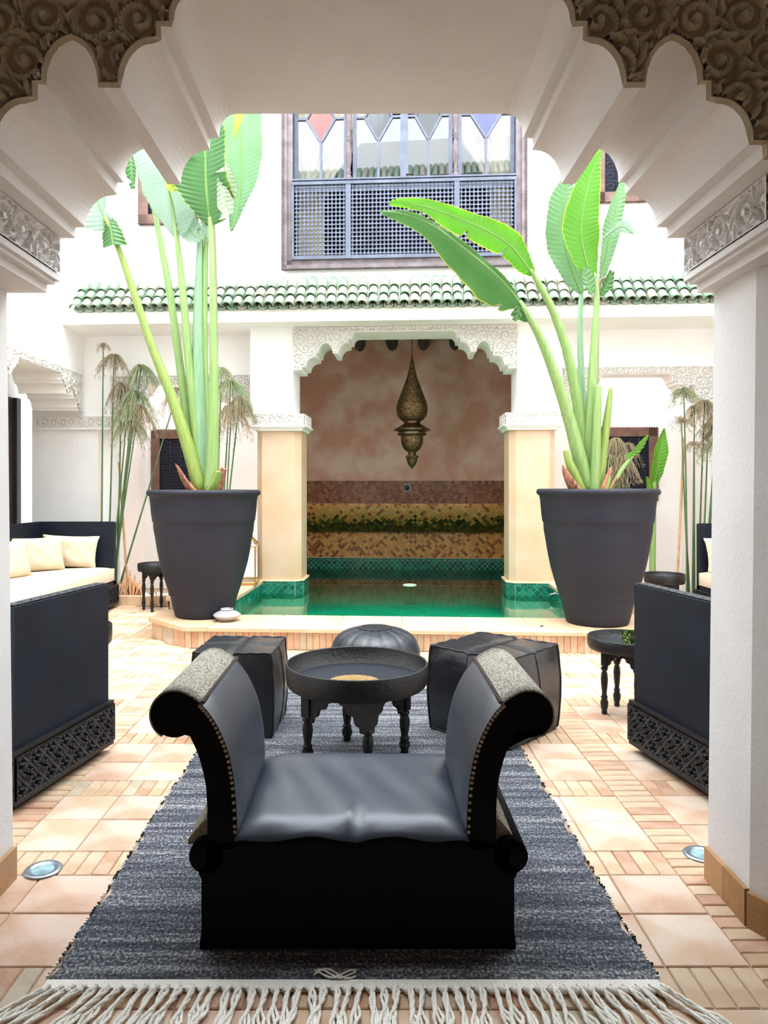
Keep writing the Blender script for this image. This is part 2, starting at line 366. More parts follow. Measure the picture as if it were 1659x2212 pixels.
def lattice_field(U, V, s, seed=0, row=False, vc=0):     # pierced star-and-petal fretwork
    a = (U % s)/s-.5; b = ((V-vc) % s)/s-.5; r = np.hypot(a, b); th = np.arctan2(b, a)
    pet = np.abs(r-(.24+.14*np.cos(8*th)))
    h = pet < .06
    a2 = ((U+s/2) % s)/s-.5; b2 = ((V-vc+s/2) % s)/s-.5; r2 = np.hypot(a2, b2); th2 = np.arctan2(b2, a2)
    h |= np.abs(r2-(.20+.09*np.cos(4*th2))) < .055
    h |= np.abs(np.abs(a)-np.abs(b)) < .045
    h |= r < .09
    return h.astype(float)
# ================================================================== THE SETTING
# ---- floor: squares of stone slabs framed by bands of thin terracotta bricks
fb = MB(); fb.box(-4.6, 5.0, -2.2, 5.7, -.12, -.006); fb.box(-4.6, -1.9, 5.7, 10.6, -.12, -.006); fb.box(2.2, 5.0, 5.7, 10.6, -.12, -.006)
fb.box(-1.9, 2.2, 5.7, 6.35, -.12, -.006)
floor = struct(fb.build('floor', M['mortar']), 'courtyard floor of pale stone squares framed by thin terracotta bricks', 'floor')
TH = math.radians(-3.5); OB = Vector((.404, 8.3, 0)); UB = Vector((math.cos(TH), math.sin(TH), 0)); VB = Vector((-math.sin(TH), math.cos(TH), 0))
def toB(p): d = Vector(p)-OB; return (d.dot(UB), d.dot(VB))
def fromB(u, v, z): return OB+UB*u+VB*v+Vector((0,0,z))
def atB(px, py, v):        # pixel -> (u, z) on the plane v of the facade frame
    a = (px-VX)/F; k = VB.x*a+VB.y; Y = (v+VB.dot(OB))/k; p = at(px, py, Y); return toB(p)[0], p.z
P = .665; W_ = .17; X0 = 1.115; Y0 = 1.935
pieces = []
for i in range(-8, 6):
    for j in range(-6, 13):
        bx = X0+i*P; by = Y0+j*P                # corner of strip along Y (x bx..bx+W) and band along X (y by..by+W)
        sx0, sx1, sy0, sy1 = bx+W_, bx+P, by+W_, by+P
        hx = sx0+(sx1-sx0)*rnd.uniform(.36,.62); hy = (sy0+sy1)/2+rnd.uniform(-.03,.03)
        for (a, b) in ((sx0,hx),(hx,sx1)):
            for (c, d) in ((sy0,hy),(hy,sy1)): pieces.append((a, b, c, d, 's'))
        n = 8; wv = (sx1-sx0)/n
        for k in range(n): pieces.append((sx0+k*wv, sx0+(k+1)*wv, by, by+W_, 'b'))
        for k in range(n): pieces.append((bx, bx+W_, sy0+k*wv, sy0+(k+1)*wv, 'b'))
        for k in range(3): pieces.append((bx, bx+W_, by+k*W_/3, by+(k+1)*W_/3, 'b'))
def covered(x, y):
    u, v = toB((x, y, 0))
    if v > -2.19 and abs(u) < 1.98: return True
    if v > -1.78 and abs(u) < 2.45: return True
    if y > 9.0 or x < -4.5 or x > 4.9 or (v > -.2 and abs(u) < 2.2) or (v > -.03): return True
    return False
pieces = [p for p in pieces if not covered((p[0]+p[1])/2, (p[2]+p[3])/2)]
def seen(p):
    x, y = (p[0]+p[1])/2, (p[2]+p[3])/2
    if y < 1.75: return False
    px = VX+F*x/y; py = VY+F*EYE/y
    if py > 2240 or px < -30 or px > 1690: return False
    if x > 1.19 and y < 2.6: return px < 1659 and y < 2.3
    if x < -1.22 and y < 2.6: return y < 2.3
    if -.88 < x < .78 and 2.05 < y < 4.9: return False           # under the rug
    if 2.6 < y < 9 and (px < 40 or px > 1545): return False
    return True
vis = sorted([p for p in pieces if seen(p)], key=lambda p: -(p[1]-p[0])*(p[3]-p[2])/((p[2]+p[3])/2)**3)
solo = set(map(id, vis[:300]))
def mkpiece(mb, a, b, c, d, mi, z=0.0):
    g = .0025; mb.bbox(a+g, b-g, c+g, d-g, -.03, z, .003, mi)
cache = {}
def tilepart(name, sx, sy, mats, parent, loc, key):
    kk = (key, round(sx, 3), round(sy, 3), mats.name)
    if kk not in cache:
        mb = MB(); mkpiece(mb, -sx/2, sx/2, -sy/2, sy/2, 0)
        o = mb.build(name, mats, parent, loc); cache[kk] = o.data; return o
    return link(name, cache[kk], parent, loc)
rest = MB()
for p in pieces:
    x, y = (p[0]+p[1])/2, (p[2]+p[3])/2; dz = rnd.uniform(-.0015, .0012)
    if p[4] == 's': ms = rnd.choice(M['slab'])
    else: ms = rnd.choice(M['brick']) if rnd.random() < .62 else M['brick'][4]
    if id(p) in solo:
        tilepart('floor_slab' if p[4] == 's' else 'floor_brick', p[1]-p[0], p[3]-p[2], ms, floor, (x, y, dz), 'f')
    else:
        mi = M['slab'].index(ms) if p[4] == 's' else 3+M['brick'].index(ms)
        mkpiece(rest, *p[:4], mi, dz)
o = rest.build('floor_tiling', M['slab']+M['brick'], floor); o['kind'] = 'stuff'

# ---- the arcade on the camera's side (wall_front): lobed arch, carved face, pillars
YF, YB = 1.96, 2.60
prof = arch(.008, 1.15, 2.292, .448)
poly = [(-4.6,2.292),(-4.6,5.0),(5.0,5.0),(5.0,2.292)]+prof[::-1]
wf = MB(); wf.prism(poly, lambda x, z: (x, YF, z), lambda x, z: (x, YB, z))
wall_front = struct(wf.build('wall_front', M['arch_white']), 'thick white plaster wall pierced by the near lobed arch')
up = MB(); up.box(-4.6, 5.0, YF, YB, 5.0, 8.2); up.build('upper_wall', M['white'], wall_front)
pm = lambda U, V: ~inside([(.008-1.15-.5, 2.2)]+[(x, z+.0) for x, z in prof]+[(1.7,2.2)], U, V)
def pmask(U, V):
    ok = pm(U, V)
    for x, z in prof[::1]:
        ok &= np.hypot(U-x, V-z) > .009
    return ok
relief('carved_spandrel', (0,YF,0), (1,0,0), (0,0,1), (0,-1,0), -1.32, -.30, 2.33, 2.80, .0032, .128, .026, M['carve_dark'], wall_front, pmask, 3, closed=True, m2=M['carve_groove_shade'], cut=.3)
relief('carved_spandrel', (0,YF,0), (1,0,0), (0,0,1), (0,-1,0), .30, 1.34, 2.33, 2.80, .0032, .128, .026, M['carve_dark'], wall_front, pmask, 8, closed=True, m2=M['carve_groove_shade'], cut=.3)
eb = MB(); eb.tube([(x, YF-.006, z) for x, z in prof], .011, 4, sm=False); eb.build('arch_edging', M['carve_dark'], wall_front)
fp = MB(); fp.box(-4.5, 4.9, YF-.005, YF, 2.80, 3.4); fp.build('face_panel', M['carve_dark'], wall_front)
for sgn, xi, name in ((-1, -1.128, 'l'), (1, 1.150, 'r')):
    # capital: frieze block, ledge, lower block
    xo = sgn*2.1; jam = -1.282 if sgn < 0 else 1.222
    cb = MB()
    def cblk(xin, z0, z1, y0=YF+.0, y1=YB, ch=.0):
        pl = [(xin, y1), (xin, y0+.10), (xin+sgn*.10, y0), (xo, y0), (xo, y1)]
        cb.prism(pl if sgn < 0 else pl[::-1], lambda x, y: (x, y, z0), lambda x, y: (x, y, z1))
    cblk(xi-sgn*-.004, 2.16, 2.292)
    cblk(xi-sgn*.012, 2.138, 2.16, y1=YB+.012); cblk(xi+sgn*.002, 2.125, 2.138); cblk(xi+sgn*.03, 2.095, 2.125)
    cap = cb.build('capital', M['arch_white'], wall_front)
    Ud = (0, 1, 0) if sgn < 0 else (0, -1, 0)
    u0, u1 = (YF+.10, YB) if sgn < 0 else (-YB, -YF-.10)
    relief('carved_band', (xi+sgn*.004, 0, 0), Ud, (0,0,1), (-sgn,0,0), u0, u1, 2.162, 2.290, .003, .135, .022, M['arch_white'], cap, None, 11, True, m2=M['carve_grey_shade'], cut=.25)
    relief('carved_band', (0, YB, 0), (1,0,0) if sgn > 0 else (-1,0,0), (0,0,1), (0,1,0), abs(xi)+.004, abs(xi)+.5, 2.162, 2.290, .004, .135, .018, M['arch_white'], cap, None, 12, True)
    # octagonal pillar, its inner face leaning a little
    pb = MB()
    lean = .012
    pl = [(jam, YB-.02), (jam, 2.30), (jam+sgn*.055, 2.20), (jam+sgn*.16, 2.12), (xo, 2.12), (xo, YB-.02)]
    if sgn > 0: pl = pl[::-1]
    pb.prism(pl, lambda x, y: (x-sgn*(lean if abs(x) < 1.7 else 0), y, 0), lambda x, y: (x+sgn*(lean if abs(x) < 1.7 else 0), y, 2.10))
    pil = pb.build('pillar', M['arch_white'], wall_front)
    # skirting tiles along the pillar foot
    path = [(jam-sgn*.012, YB-.02), (jam-sgn*.012, 2.30), (jam+sgn*.055-sgn*.012, 2.20), (jam+sgn*.16, 2.12), (xo, 2.12)]
    for k in range(len(path)-1):
        a = Vector((*path[k], 0)); b = Vector((*path[k+1], 0)); L_ = (b-a).length; n = max(1, round(L_/.15))
        d = (b-a)/L_; nn = Vector((-d.y, d.x, 0)); nn = nn if nn.dot(Vector((-sgn, -.6, 0))) > 0 else -nn
        for q in range(n):
            t0 = L_*q/n+.0015; t1 = L_*(q+1)/n-.0015; h = .115+rnd.uniform(-.004,.004)
            c0 = a+d*t0; c1 = a+d*t1; w0 = nn*.014
            vs = [c0-w0*.3, c1-w0*.3, c1+w0, c0+w0]
            tb = MB(); tb.prism([(0,),(1,),(2,),(3,)], lambda i: (vs[i].x, vs[i].y, 0), lambda i: (vs[i].x, vs[i].y, h))
            tb.build('skirting_tile', rnd.choice(M['base_tile']), pil)
    # wall of the gallery beside the pillar
# gallery room round the camera
gb = MB(); gb.box(-2.45, -2.2, -2.2, YB, 0, 2.292); struct(gb.build('wall_left_gallery', M['gallery']), 'gallery side wall left of the camera')
gb = MB(); gb.box(2.2, 2.45, -2.2, YB, 0, 2.292); struct(gb.build('wall_right_gallery', M['gallery']), 'gallery side wall right of the camera')
gb = MB(); gb.box(-2.45, 2.45, -2.4, -2.2, 0, 3.4); struct(gb.build('wall_gallery_end', M['gallery']), 'gallery wall behind the camera')
gb = MB(); gb.box(-2.45, 2.45, -2.4, YF, 3.4, 3.5); gb.box(-2.45,-2.2,-2.2,YF,2.292,3.4); gb.box(2.2,2.45,-2.2,YF,2.292,3.4); struct(gb.build('ceiling', M['gallery']), 'ceiling of the gallery over the camera', 'ceiling')
# roof strip on the facade behind the camera, mirrored in the big window
rb = MB()
for r_ in range(3):
    for k in range(56):
        x = -2.9+k*.125+(rnd.uniform(-.01,.01)); y0 = YB+.42-r_*.14; z0 = 7.28+r_*.13
        rb.add([(x+.055*math.cos(q), y0-dy, z0+.055*math.sin(q)+dz) for dy, dz in ((0,0),(.16,.15)) for q in np.linspace(0, PI, 6)],
               [(i, i+1, i+7, i+6) for i in range(5)], k % 3, True)
rb.box(-3.0, 4.2, YB, YB+.40, 7.1, 7.24, 3)
o = rb.build('eave_tiles', M['rooftile']+[M['white']], wall_front); o['kind'] = 'stuff'

# ---- side arcades
def side_arcade(sgn, X, name, c, hf, zs, H, zt):
    Xo = X+sgn*.55
    pr = arch(c, hf, zs, H)
    pl = [(2.6,zs),(2.6,5.3),(9.0,5.3),(9.0,zs)]+pr[::-1]
    b = MB(); b.prism(pl, lambda y, z: (X, y, z), lambda y, z: (Xo, y, z))
    b.prism([(2.6,0),(5.2,0),(5.2,zs),(2.6,zs)], lambda y, z: (X, y, z), lambda y, z: (Xo, y, z))
    o = struct(b.build(name, M['white']), 'white %s arcade wall of the courtyard with a lobed arch' % ('left' if sgn < 0 else 'right'))
    mk = lambda U, V: ~inside([(c-hf-.01,2.0)]+pr+[(c+hf+.01,2.0)], U, V)
    relief('carved_frieze', (X,0,0), (0,1,0), (0,0,1), (-sgn,0,0), c-hf, c+hf, zs, zt, .009, .14, .022, M['carve'], o, mk, 5, m2=M['carve_grey_shade'], cut=.25)
    return o
wl = side_arcade(-1, -3.50, 'wall_left', 7.69, 1.09, 2.31, .37, 2.75)
wr = side_arcade(1, 4.10, 'wall_right', 7.0, 1.09, 2.31, .37, 2.75)
b = MB(); b.box(-4.5, -4.38, 2.6, 10, 0, 3.2); gl_ = struct(b.build('wall_left_outer', M['white']), 'white outer wall of the left gallery behind the sofa')
b = MB(); b.box(4.95, 5.1, 2.6, 10, 0, 3.2); struct(b.build('wall_right_outer', M['white']), 'white outer wall of the right gallery')
b = MB(); b.box(-4.5, -4.0, 2.6, 9.0, 3.1, 3.2); struct(b.build('ceiling_left', M['white']), 'plaster ceiling of the left gallery', 'ceiling')
b = MB(); b.box(4.55, 5.1, 2.6, 8.7, 3.1, 3.2); struct(b.build('ceiling_right', M['white']), 'plaster ceiling of the right gallery', 'ceiling')
b = MB(); b.box(-4.38, -4.31, 7.5, 8.86, 0, 2.47); b.box(-4.31,-4.27,7.5,7.6,0,2.47); b.box(-4.31,-4.27,8.76,8.86,0,2.47)
struct(b.build('door_1', M['dark_door']), 'dark wooden door in the left gallery wall beyond the sofa', 'door')
# dripstone ledge and small window high on the left wall
b = MB(); b.box(-3.50, -3.43, 7.4, 8.3, 4.18, 4.23); b.build('ledge', M['white'], wl)

# ---- pool facade (everything from here in the facade frame, root rotated)
def prB(mb, poly, v0, v1, mi=0): mb.prism(poly, lambda u, z: (u, v0, z), lambda u, z: (u, v1, z), mi)
def placeB(o): o.location = OB; o.rotation_euler = (0,0,TH); return o
ca = arch(0, 1.285, 2.746, .44); BV = .35
def bay(px0, px1, y0, yt, yf):
    u0, z0 = atB(px0, y0, BV); u1, _ = atB(px1, y0, BV); return (u0+u1)/2, (u1-u0)/2, z0, atB((px0+px1)/2, yt, BV)[1], atB((px0+px1)/2, yf, BV)[1]
cl, hl_, zl, tl_, fl_ = bay(240, 541, 900, 812, 826); cr, hr, zr_, tr2, fr2 = bay(1210, 1541, 893, 793, 808)
la = arch(cl, hl_, zl, fl_-zl); ra = arch(cr, hr, zr_, fr2-zr_)
b = MB(); prB(b, [(-1.79,2.235),(-1.79,3.9),(1.79,3.9),(1.79,2.235),(1.285,2.235)]+ca[::-1]+[(-1.285,2.235)], 0, .50)
b.box(-4.6, -1.42, 0, .5, 3.9, 6.5); b.box(1.40, 5.0, 0, .5, 3.9, 6.5); b.box(-1.42, 1.40, 0, .5, 6.15, 6.5)   # upper wall round the big window
b.box(-4.6, 5.0, 0, .6, 3.22, 3.9) if False else b.box(-4.6, -1.79, 0, .5, 3.36, 3.9); b.box(1.79, 5.0, 0, .5, 3.36, 3.9)
b.box(-4.6, 5.0, -.30, 0, 3.24, 3.36); b.box(-4.6, -1.79, 0, BV, 3.24, 3.36); b.box(1.79, 5.0, 0, BV, 3.24, 3.36)
wall_back = struct(placeB(b.build('wall_back', M['white'])), 'white plastered pool facade with three lobed arches and a tiled eave')
uL0 = atB(212, 1000, BV)[0]
b = MB(); prB(b, [(-4.6,0),(-4.6,3.3),(-1.79,3.3),(-1.79,zl)]+la[::-1]+[(uL0,zl),(uL0,0)], BV, BV+.30); b.build('bay_wall', M['white'], wall_back)
b = MB(); prB(b, [(1.79,zr_),(1.79,3.3),(5.0,3.3),(5.0,0),(cr+hr+.03,0),(cr+hr+.03,zr_)]+ra[::-1], BV, BV+.30); b.build('bay_wall', M['white'], wall_back)
def rmask(pr, c, half, zlo):
    pg = [(c-half-.01, zlo-.3)]+pr+[(c+half+.01, zlo-.3)]
    return lambda U, V: ~inside(pg, U, V)
for nm, pr, c, half, z0, z1, vv in (('c', ca, 0, 1.285, 2.746, 3.235, 0), ('l', la, cl, hl_, zl, tl_, BV), ('r', ra, cr, hr, zr_, tr2, BV)):
    relief('carved_frieze', (0,vv,0), (1,0,0), (0,0,1), (0,-1,0), c-half, c+half, z0, z1, .0075, .14, .026, M['carve'], wall_back, rmask(pr, c, half, z0), ord(nm[0]), m2=M['carve_grey_shade'], cut=.25)
    e = MB(); e.tube([(u, vv-.008, z) for u, z in pr], .009, 4, sm=False); e.build('arch_edging', M['carve'], wall_back)

# columns with capital, cream shaft and green tiled foot
def clip(poly, s0, s1, t0, t1):
    def cut(pl, ins, isec):
        out = []
        for i in range(len(pl)):
            a, b2 = pl[i-1], pl[i]
            if ins(b2):
                if not ins(a): out.append(isec(a, b2))
                out.append(b2)
            elif ins(a): out.append(isec(a, b2))
        return out
    for ax, lim, sg in ((0,s0,1),(0,s1,-1),(1,t0,1),(1,t1,-1)):
        if not poly: return []
        poly = cut(poly, lambda p: (p[ax]-lim)*sg >= -1e-9,
                   lambda a, b2: tuple(a[k]+(b2[k]-a[k])*((lim-a[ax])/(b2[ax]-a[ax])) if k != ax else lim for k in (0,1)))
    return poly
def tile_cells(L_, H_, side, border=0, g=.0022):
    """squares along the top edge, then diagonal tiles, as lists of 2-D polygons clipped to the band"""
    out = []
    if border:
        n = max(1, round(L_/border)); w_ = L_/n
        for k in range(n): out.append([(k*w_+g, H_-border+g), ((k+1)*w_-g, H_-border+g), ((k+1)*w_-g, H_-g), (k*w_+g, H_-g)])
        H_ = H_-border
    d = side*math.sqrt(2)/2; ns = int(L_/d)+3; ntt = int(H_/d)+3
    for i in range(-1, ns):
        for j in range(-1, ntt):
            if (i+j) % 2: continue
            cx, cz = i*d, H_-j*d; r = d-g*1.4
            pg = clip([(cx-r,cz),(cx,cz-r),(cx+r,cz),(cx,cz+r)], g, L_-g, g*.5, H_-g*.5)
            if len(pg) > 2:
                ar = abs(sum(pg[k-1][0]*pg[k][1]-pg[k][0]*pg[k-1][1] for k in range(len(pg))))/2
                if ar > side*side*.06: out.append(pg)
    return out
def tiles_mesh(mb, cells, mp, nr, th, pick):
    for pg in cells:
        pg = pg if sum(pg[k-1][0]*pg[k][1]-pg[k][0]*pg[k-1][1] for k in range(len(pg))) > 0 else pg[::-1]
        n = len(pg); t = th+rnd.uniform(-.0006,.0006)
        vs = []
        for s, q in pg: vs.append(Vector(mp(s, q)))
        tp = []
        for (s, q), v in zip(pg, vs): tp.append(v+Vector(nr(s, q))*t)
        cz = sum(q for _, q in pg)/n; cs_ = sum(s for s, _ in pg)/n
        mb.add(vs+tp, [tuple(n+k for k in range(n))]+[(k, (k+1)%n, n+(k+1)%n, n+k) for k in range(n)], pick(cs_, cz))
WZ = .15
def column(sg):
    i_, o_ = 1.20, 1.72
    ch = .07; x0, x1 = (i_, o_) if sg > 0 else (-o_, -i_)
    foot = [(x0,ch),(x0+ch,0),(x1-ch,0),(x1,ch),(x1,.50),(x0,.50)]
    m = MB(); m.prism(foot, lambda x, y: (x, y, -.5), lambda x, y: (x, y, 2.07))
    col = m.build('column', M['cream'], wall_back)
    m = MB()
    for e, z0, z1 in ((.045, 2.095, 2.235), (.075, 2.085, 2.10), (.055, 2.068, 2.085), (.03, 2.04, 2.068)):
        m.box(x0-e, x1+e, -e, .52, z0, z1)
    cp = m.build('capital', M['white'], col)
    relief('carved_band', (0,-.045,0), (1,0,0), (0,0,1), (0,-1,0), x0-.045, x1+.045, 2.10, 2.233, .007, .11, .014, M['carve'], cp, None, 21, True, m2=M['carve_grey_shade'], cut=.25)
    xx = (x1+.045) if sg < 0 else (x0-.045)
    relief('carved_band', (xx,0,0), (0,1,0) , (0,0,1), (-sg,0,0), -.045, .50, 2.10, 2.233, .008, .11, .012, M['carve'], cp, None, 22, True, m2=M['carve_grey_shade'], cut=.25)
    # green tile foot
    e = .028; f2 = [(x0-e,ch),(x0+ch-e*.4,-e),(x1-ch+e*.4,-e),(x1+e,ch),(x1+e,.50),(x0-e,.50)]
    m = MB(); m.prism(f2, lambda x, y: (x, y, -.5), lambda x, y: (x, y, .298)); m.build('tile_bed', M['grout'], col)
    m = MB(); m.prism([(x+math.copysign(.008, x-(x0+x1)/2), y-.006) for x, y in f2], lambda x, y: (x, y, .298), lambda x, y: (x+math.copysign(.008, (x0+x1)/2-x), y+.006, .312)); m.build('foot_ledge', M['cream'], col)
    pts = f2
    for k in (0, 1, 2, 4 if False else (3 if sg < 0 else 5)):
        a = pts[k]; b2 = pts[(k+1) % 6]
        L_ = math.hypot(b2[0]-a[0], b2[1]-a[1]); dx, dy = (b2[0]-a[0])/L_, (b2[1]-a[1])/L_
        nx, ny = dy, -dx
        cells = tile_cells(L_, .30-.10, .058, .034)
        for pg in cells:
            mb = MB(); tiles_mesh(mb, [pg], lambda s, q: (a[0]+dx*s, a[1]+dy*s, .10+q), lambda s, q: (nx, ny, 0), .004, lambda s, q: 0)
            mb.build('tile', M['green'][rnd.choice((0,1,1,2))], col)
    return col
column(-1); column(1)
# corner capitals seen at the far left / right
a0, a1 = atB(80, 900, BV)[0], atB(240, 900, BV)[0]; a2 = cr+hr-.02
m = MB()
for u0, u1, zt in ((a0, a1, zl), (a2, a2+.7, zr_)):
    m.box(u0, u1, BV-.03, BV, zt-.14, zt); m.box(u0-.02, u1+.02, BV-.05, BV, zt-.16, zt-.14)
cp = m.build('capital', M['white'], wall_back)
relief('carved_band', (0,BV-.03,0), (1,0,0), (0,0,1), (0,-1,0), a0, a1, zl-.138, zl-.002, .007, .115, .018, M['carve'], cp, None, 31, True, m2=M['carve_grey_shade'], cut=.25)
relief('carved_band', (0,BV-.03,0), (1,0,0), (0,0,1), (0,-1,0), a2, a2+.7, zr_-.138, zr_-.002, .009, .115, .018, M['carve'], cp, None, 32, True, m2=M['carve_grey_shade'], cut=.25)

# eave of green barrel tiles
rb = MB(); rb.prism([(-.34,3.36),(0,3.36),(0,3.74)], lambda v, z: (-4.2, v, z), lambda v, z: (4.8, v, z))
roof = struct(placeB(rb.build('roof', M['white'])), 'green barrel-tiled eave over the pool facade', 'roof')
def barrel(r0, r1, L_, up_=1, th=.008):
    m = MB(); seg = 8; vs = []
    for y, r in ((0,r0),(L_,r1)):
        for rr in (r, r-th):
            for k in range(seg+1):
                q = PI*k/seg; vs.append((rr*math.cos(q), y, rr*math.sin(q)*up_))
    n = seg+1
    fs = [(k, k+1, 2*n+k+1, 2*n+k) for k in range(seg)]+[(n+k+1, n+k, 3*n+k, 3*n+k+1) for k in range(seg)]
    fs += [(k+1, k, n+k, n+k+1) for k in range(seg)]+[(2*n+k, 2*n+k+1, 3*n+k+1, 3*n+k) for k in range(seg)]
    m.add(vs, fs, 0, True); return m
tm = {}
for k, mm_ in enumerate(M['rooftile']):
    o = barrel(.055, .047, .21).build('roof_tile', mm_); tm[k] = o.data; bpy.data.objects.remove(o)
    o = barrel(.054, .048, .20, -1).build('eave_tile', mm_); tm[k+3] = o.data; bpy.data.objects.remove(o)
sp = .1165; sl_ = math.atan2(.38, .34)
nT = 70
for k in range(nT):
    u = -3.72+k*sp
    for r_ in range(3):
        t = r_*.158; v = -.375+t*math.cos(sl_); z = 3.40+t*math.sin(sl_)
        o = link('roof_tile', tm[rnd.choice((0,0,1,2))], roof, (u+rnd.uniform(-.004,.004), v, z+rnd.uniform(-.003,.003)), (sl_-.10+rnd.uniform(-.03,.03), 0, rnd.uniform(-.03,.03)))
    link('eave_tile', tm[3+rnd.choice((0,1,2))], roof, (u+sp/2, -.385, 3.40), (sl_-.06, 0, 0))
m = MB()
for k in range(nT):
    u = -3.72+(k+.5)*sp
    m.tube([(u, -.36+.06, 3.40), (u, -.02, 3.715)], .045, 6)
o = m.build('channel_tiles', M['rooftile'][2], roof); o['kind'] = 'stuff'

# alcove behind the middle arch
VD = 2.65
m = MB(); m.box(-1.74, -1.68, .5, VD, -.5, 3.9); struct(placeB(m.build('wall_alcove_left', M['pinkwall'])), 'left side wall of the pool alcove')
m = MB(); m.box(1.68, 1.74, .5, VD, -.5, 3.9); struct(placeB(m.build('wall_alcove_right', M['pinkwall'])), 'right side wall of the pool alcove')
m = MB(); m.box(-1.74, 1.74, VD, VD+.2, -.5, 3.9)
ab = struct(placeB(m.build('wall_alcove', M['pinkwall'])), 'mottled pinkish brown back wall of the pool alcove with tiled waterfall')
m = MB(); m.box(-1.74, 1.74, .5, VD, 3.62, 3.75)
ce = struct(placeB(m.build('ceiling_alcove', M['white'])), 'beamed ceiling of the pool alcove', 'ceiling')
for u in [atB(p_, 745, 2.6)[0] for p_ in (777, 847, 915, 983)]:
    m = MB(); m.prism([(-.085,3.62),(-.085,3.54),(-.05,3.47),(0,3.445),(.05,3.47),(.085,3.54),(.085,3.62)], lambda x, z: (u+x, .5, z), lambda x, z: (u+x, VD, z)); m.build('beam', M['beam'], ce)
# upper tile band, ledge, cascade bulge, lower band, green band
def stuff(mb, name, mats, parent): o = mb.build(name, mats, parent); o['kind'] = 'stuff'; return o
L_ = 3.36; u00 = -1.68
g = MB(); g.box(-1.68, 1.68, VD-.03, VD, 1.12, 1.48); g.build('tile_bed', M['grout_dark'], ab)
m = MB(); tiles_mesh(m, tile_cells(L_, .355, .042, .05, .0016), lambda s, q: (u00+s, VD-.03, 1.125+q), lambda s, q: (0,-1,0), .003, lambda s, q: rnd.randrange(5)); stuff(m, 'tile_band', M['rust'], ab)
def bul(q):   # 0 bottom .. .42 top : curved cascade face, returns v,z, normal
    a = q/.42; z = .71+.40*a; v = VD-.10-.33*math.sin(a*PI/2)**.9; return v, z
pts = [bul(.42*k/10) for k in range(11)]
g = MB(); g.prism([(VD, .71)]+pts+[(VD, 1.11)], lambda v, z: (-1.68, v, z), lambda v, z: (1.68, v, z)); g.build('cascade_ledge', M['grout_dark'], ab)
def bmap(s, q): v, z = bul(min(max(q,0),.42)); return (u00+s, v, z)
def bnor(s, q):
    v0, z0 = bul(max(q-.01,0)); v1, z1 = bul(min(q+.01,.42)); d = math.hypot(v1-v0, z1-z0); return (0, -(z1-z0)/d, (v1-v0)/d)
def bpick(s, q):
    a = q/.42+rnd.uniform(-.16,.16)
    if a < .34: return 5+rnd.randrange(4)
    if a < .5: return rnd.choice((5,6,8,0,4))
    return rnd.choice((0,0,1,4,4,3))
m = MB(); tiles_mesh(m, tile_cells(L_, .42, .045, 0, .0016), bmap, bnor, .003, bpick); stuff(m, 'tile_band', M['amber']+M['moss'], ab)
v_t = bul(.42)[0]
m = MB(); tiles_mesh(m, [[(k*.06+.002,.002),((k+1)*.06-.002,.002),((k+1)*.06-.002,.033),(k*.06+.002,.033)] for k in range(56)], lambda s, q: (u00+s, v_t, 1.11+q), lambda s, q: (0,-1,0), .004, lambda s, q: rnd.choice((0,1,2)))
m.box(-1.68, 1.68, v_t, VD, 1.10, 1.142, 5); stuff(m, 'ledge_tiles', M['amber']+[M['coping']], ab)
g = MB(); g.box(-1.68, 1.68, VD-.05, VD, .30, .71); g.build('tile_bed', M['grout_dark'], ab)
m = MB(); tiles_mesh(m, tile_cells(L_, .40, .045, 0, .0016), lambda s, q: (u00+s, VD-.05, .32+q), lambda s, q: (0,-1,0), .003, lambda s, q: rnd.choice((0,0,1,1,4,2,3))); stuff(m, 'tile_band', M['amber'], ab)
g = MB(); g.box(-1.68, 1.68, VD-.08, VD, -.5, .318); g.build('tile_bed', M['grout'], ab)
m = MB(); tiles_mesh(m, tile_cells(L_, .40, .056, .034, .0016), lambda s, q: (u00+s, VD-.08, -.085+q), lambda s, q: (0,-1,0), .003, lambda s, q: rnd.choice((0,0,3,1))); stuff(m, 'tile_band', M['green'], ab)
# round spout in the tile band
sx_, sz_ = atB(879, 1054, VD-.04)
m = MB(); 
for k in range(24):
    q = 2*PI*k/24; m.lathe([(0,0),(.009,.002),(.0,.006)], 0, 0, 6)
spt = thing('water_spout', 'small round ring-shaped water spout on the rusty tiled band of the alcove', 'spout', fromB(sx_, VD-.036, sz_), TH)
m = MB(); m.tube([(.055*math.cos(q), 0, .055*math.sin(q)) for q in np.linspace(0, 2*PI, 25)], .012, 8, cap=False); m.build('ring', M['pewter'], spt)
m = MB(); m.prism([(.05*math.cos(q), .05*math.sin(q)) for q in np.linspace(0, 2*PI, 17)[:-1]], lambda x, z: (x, -.004, z), lambda x, z: (x, .006, z)); m.build('spout_disc', M['dark_door'], spt)
m = MB(); m.tube([(0,0,0),(0,-.05,-.01),(0,-.06,-.03)], .012, 8); m.build('nozzle', M['brass_plain'], spt)

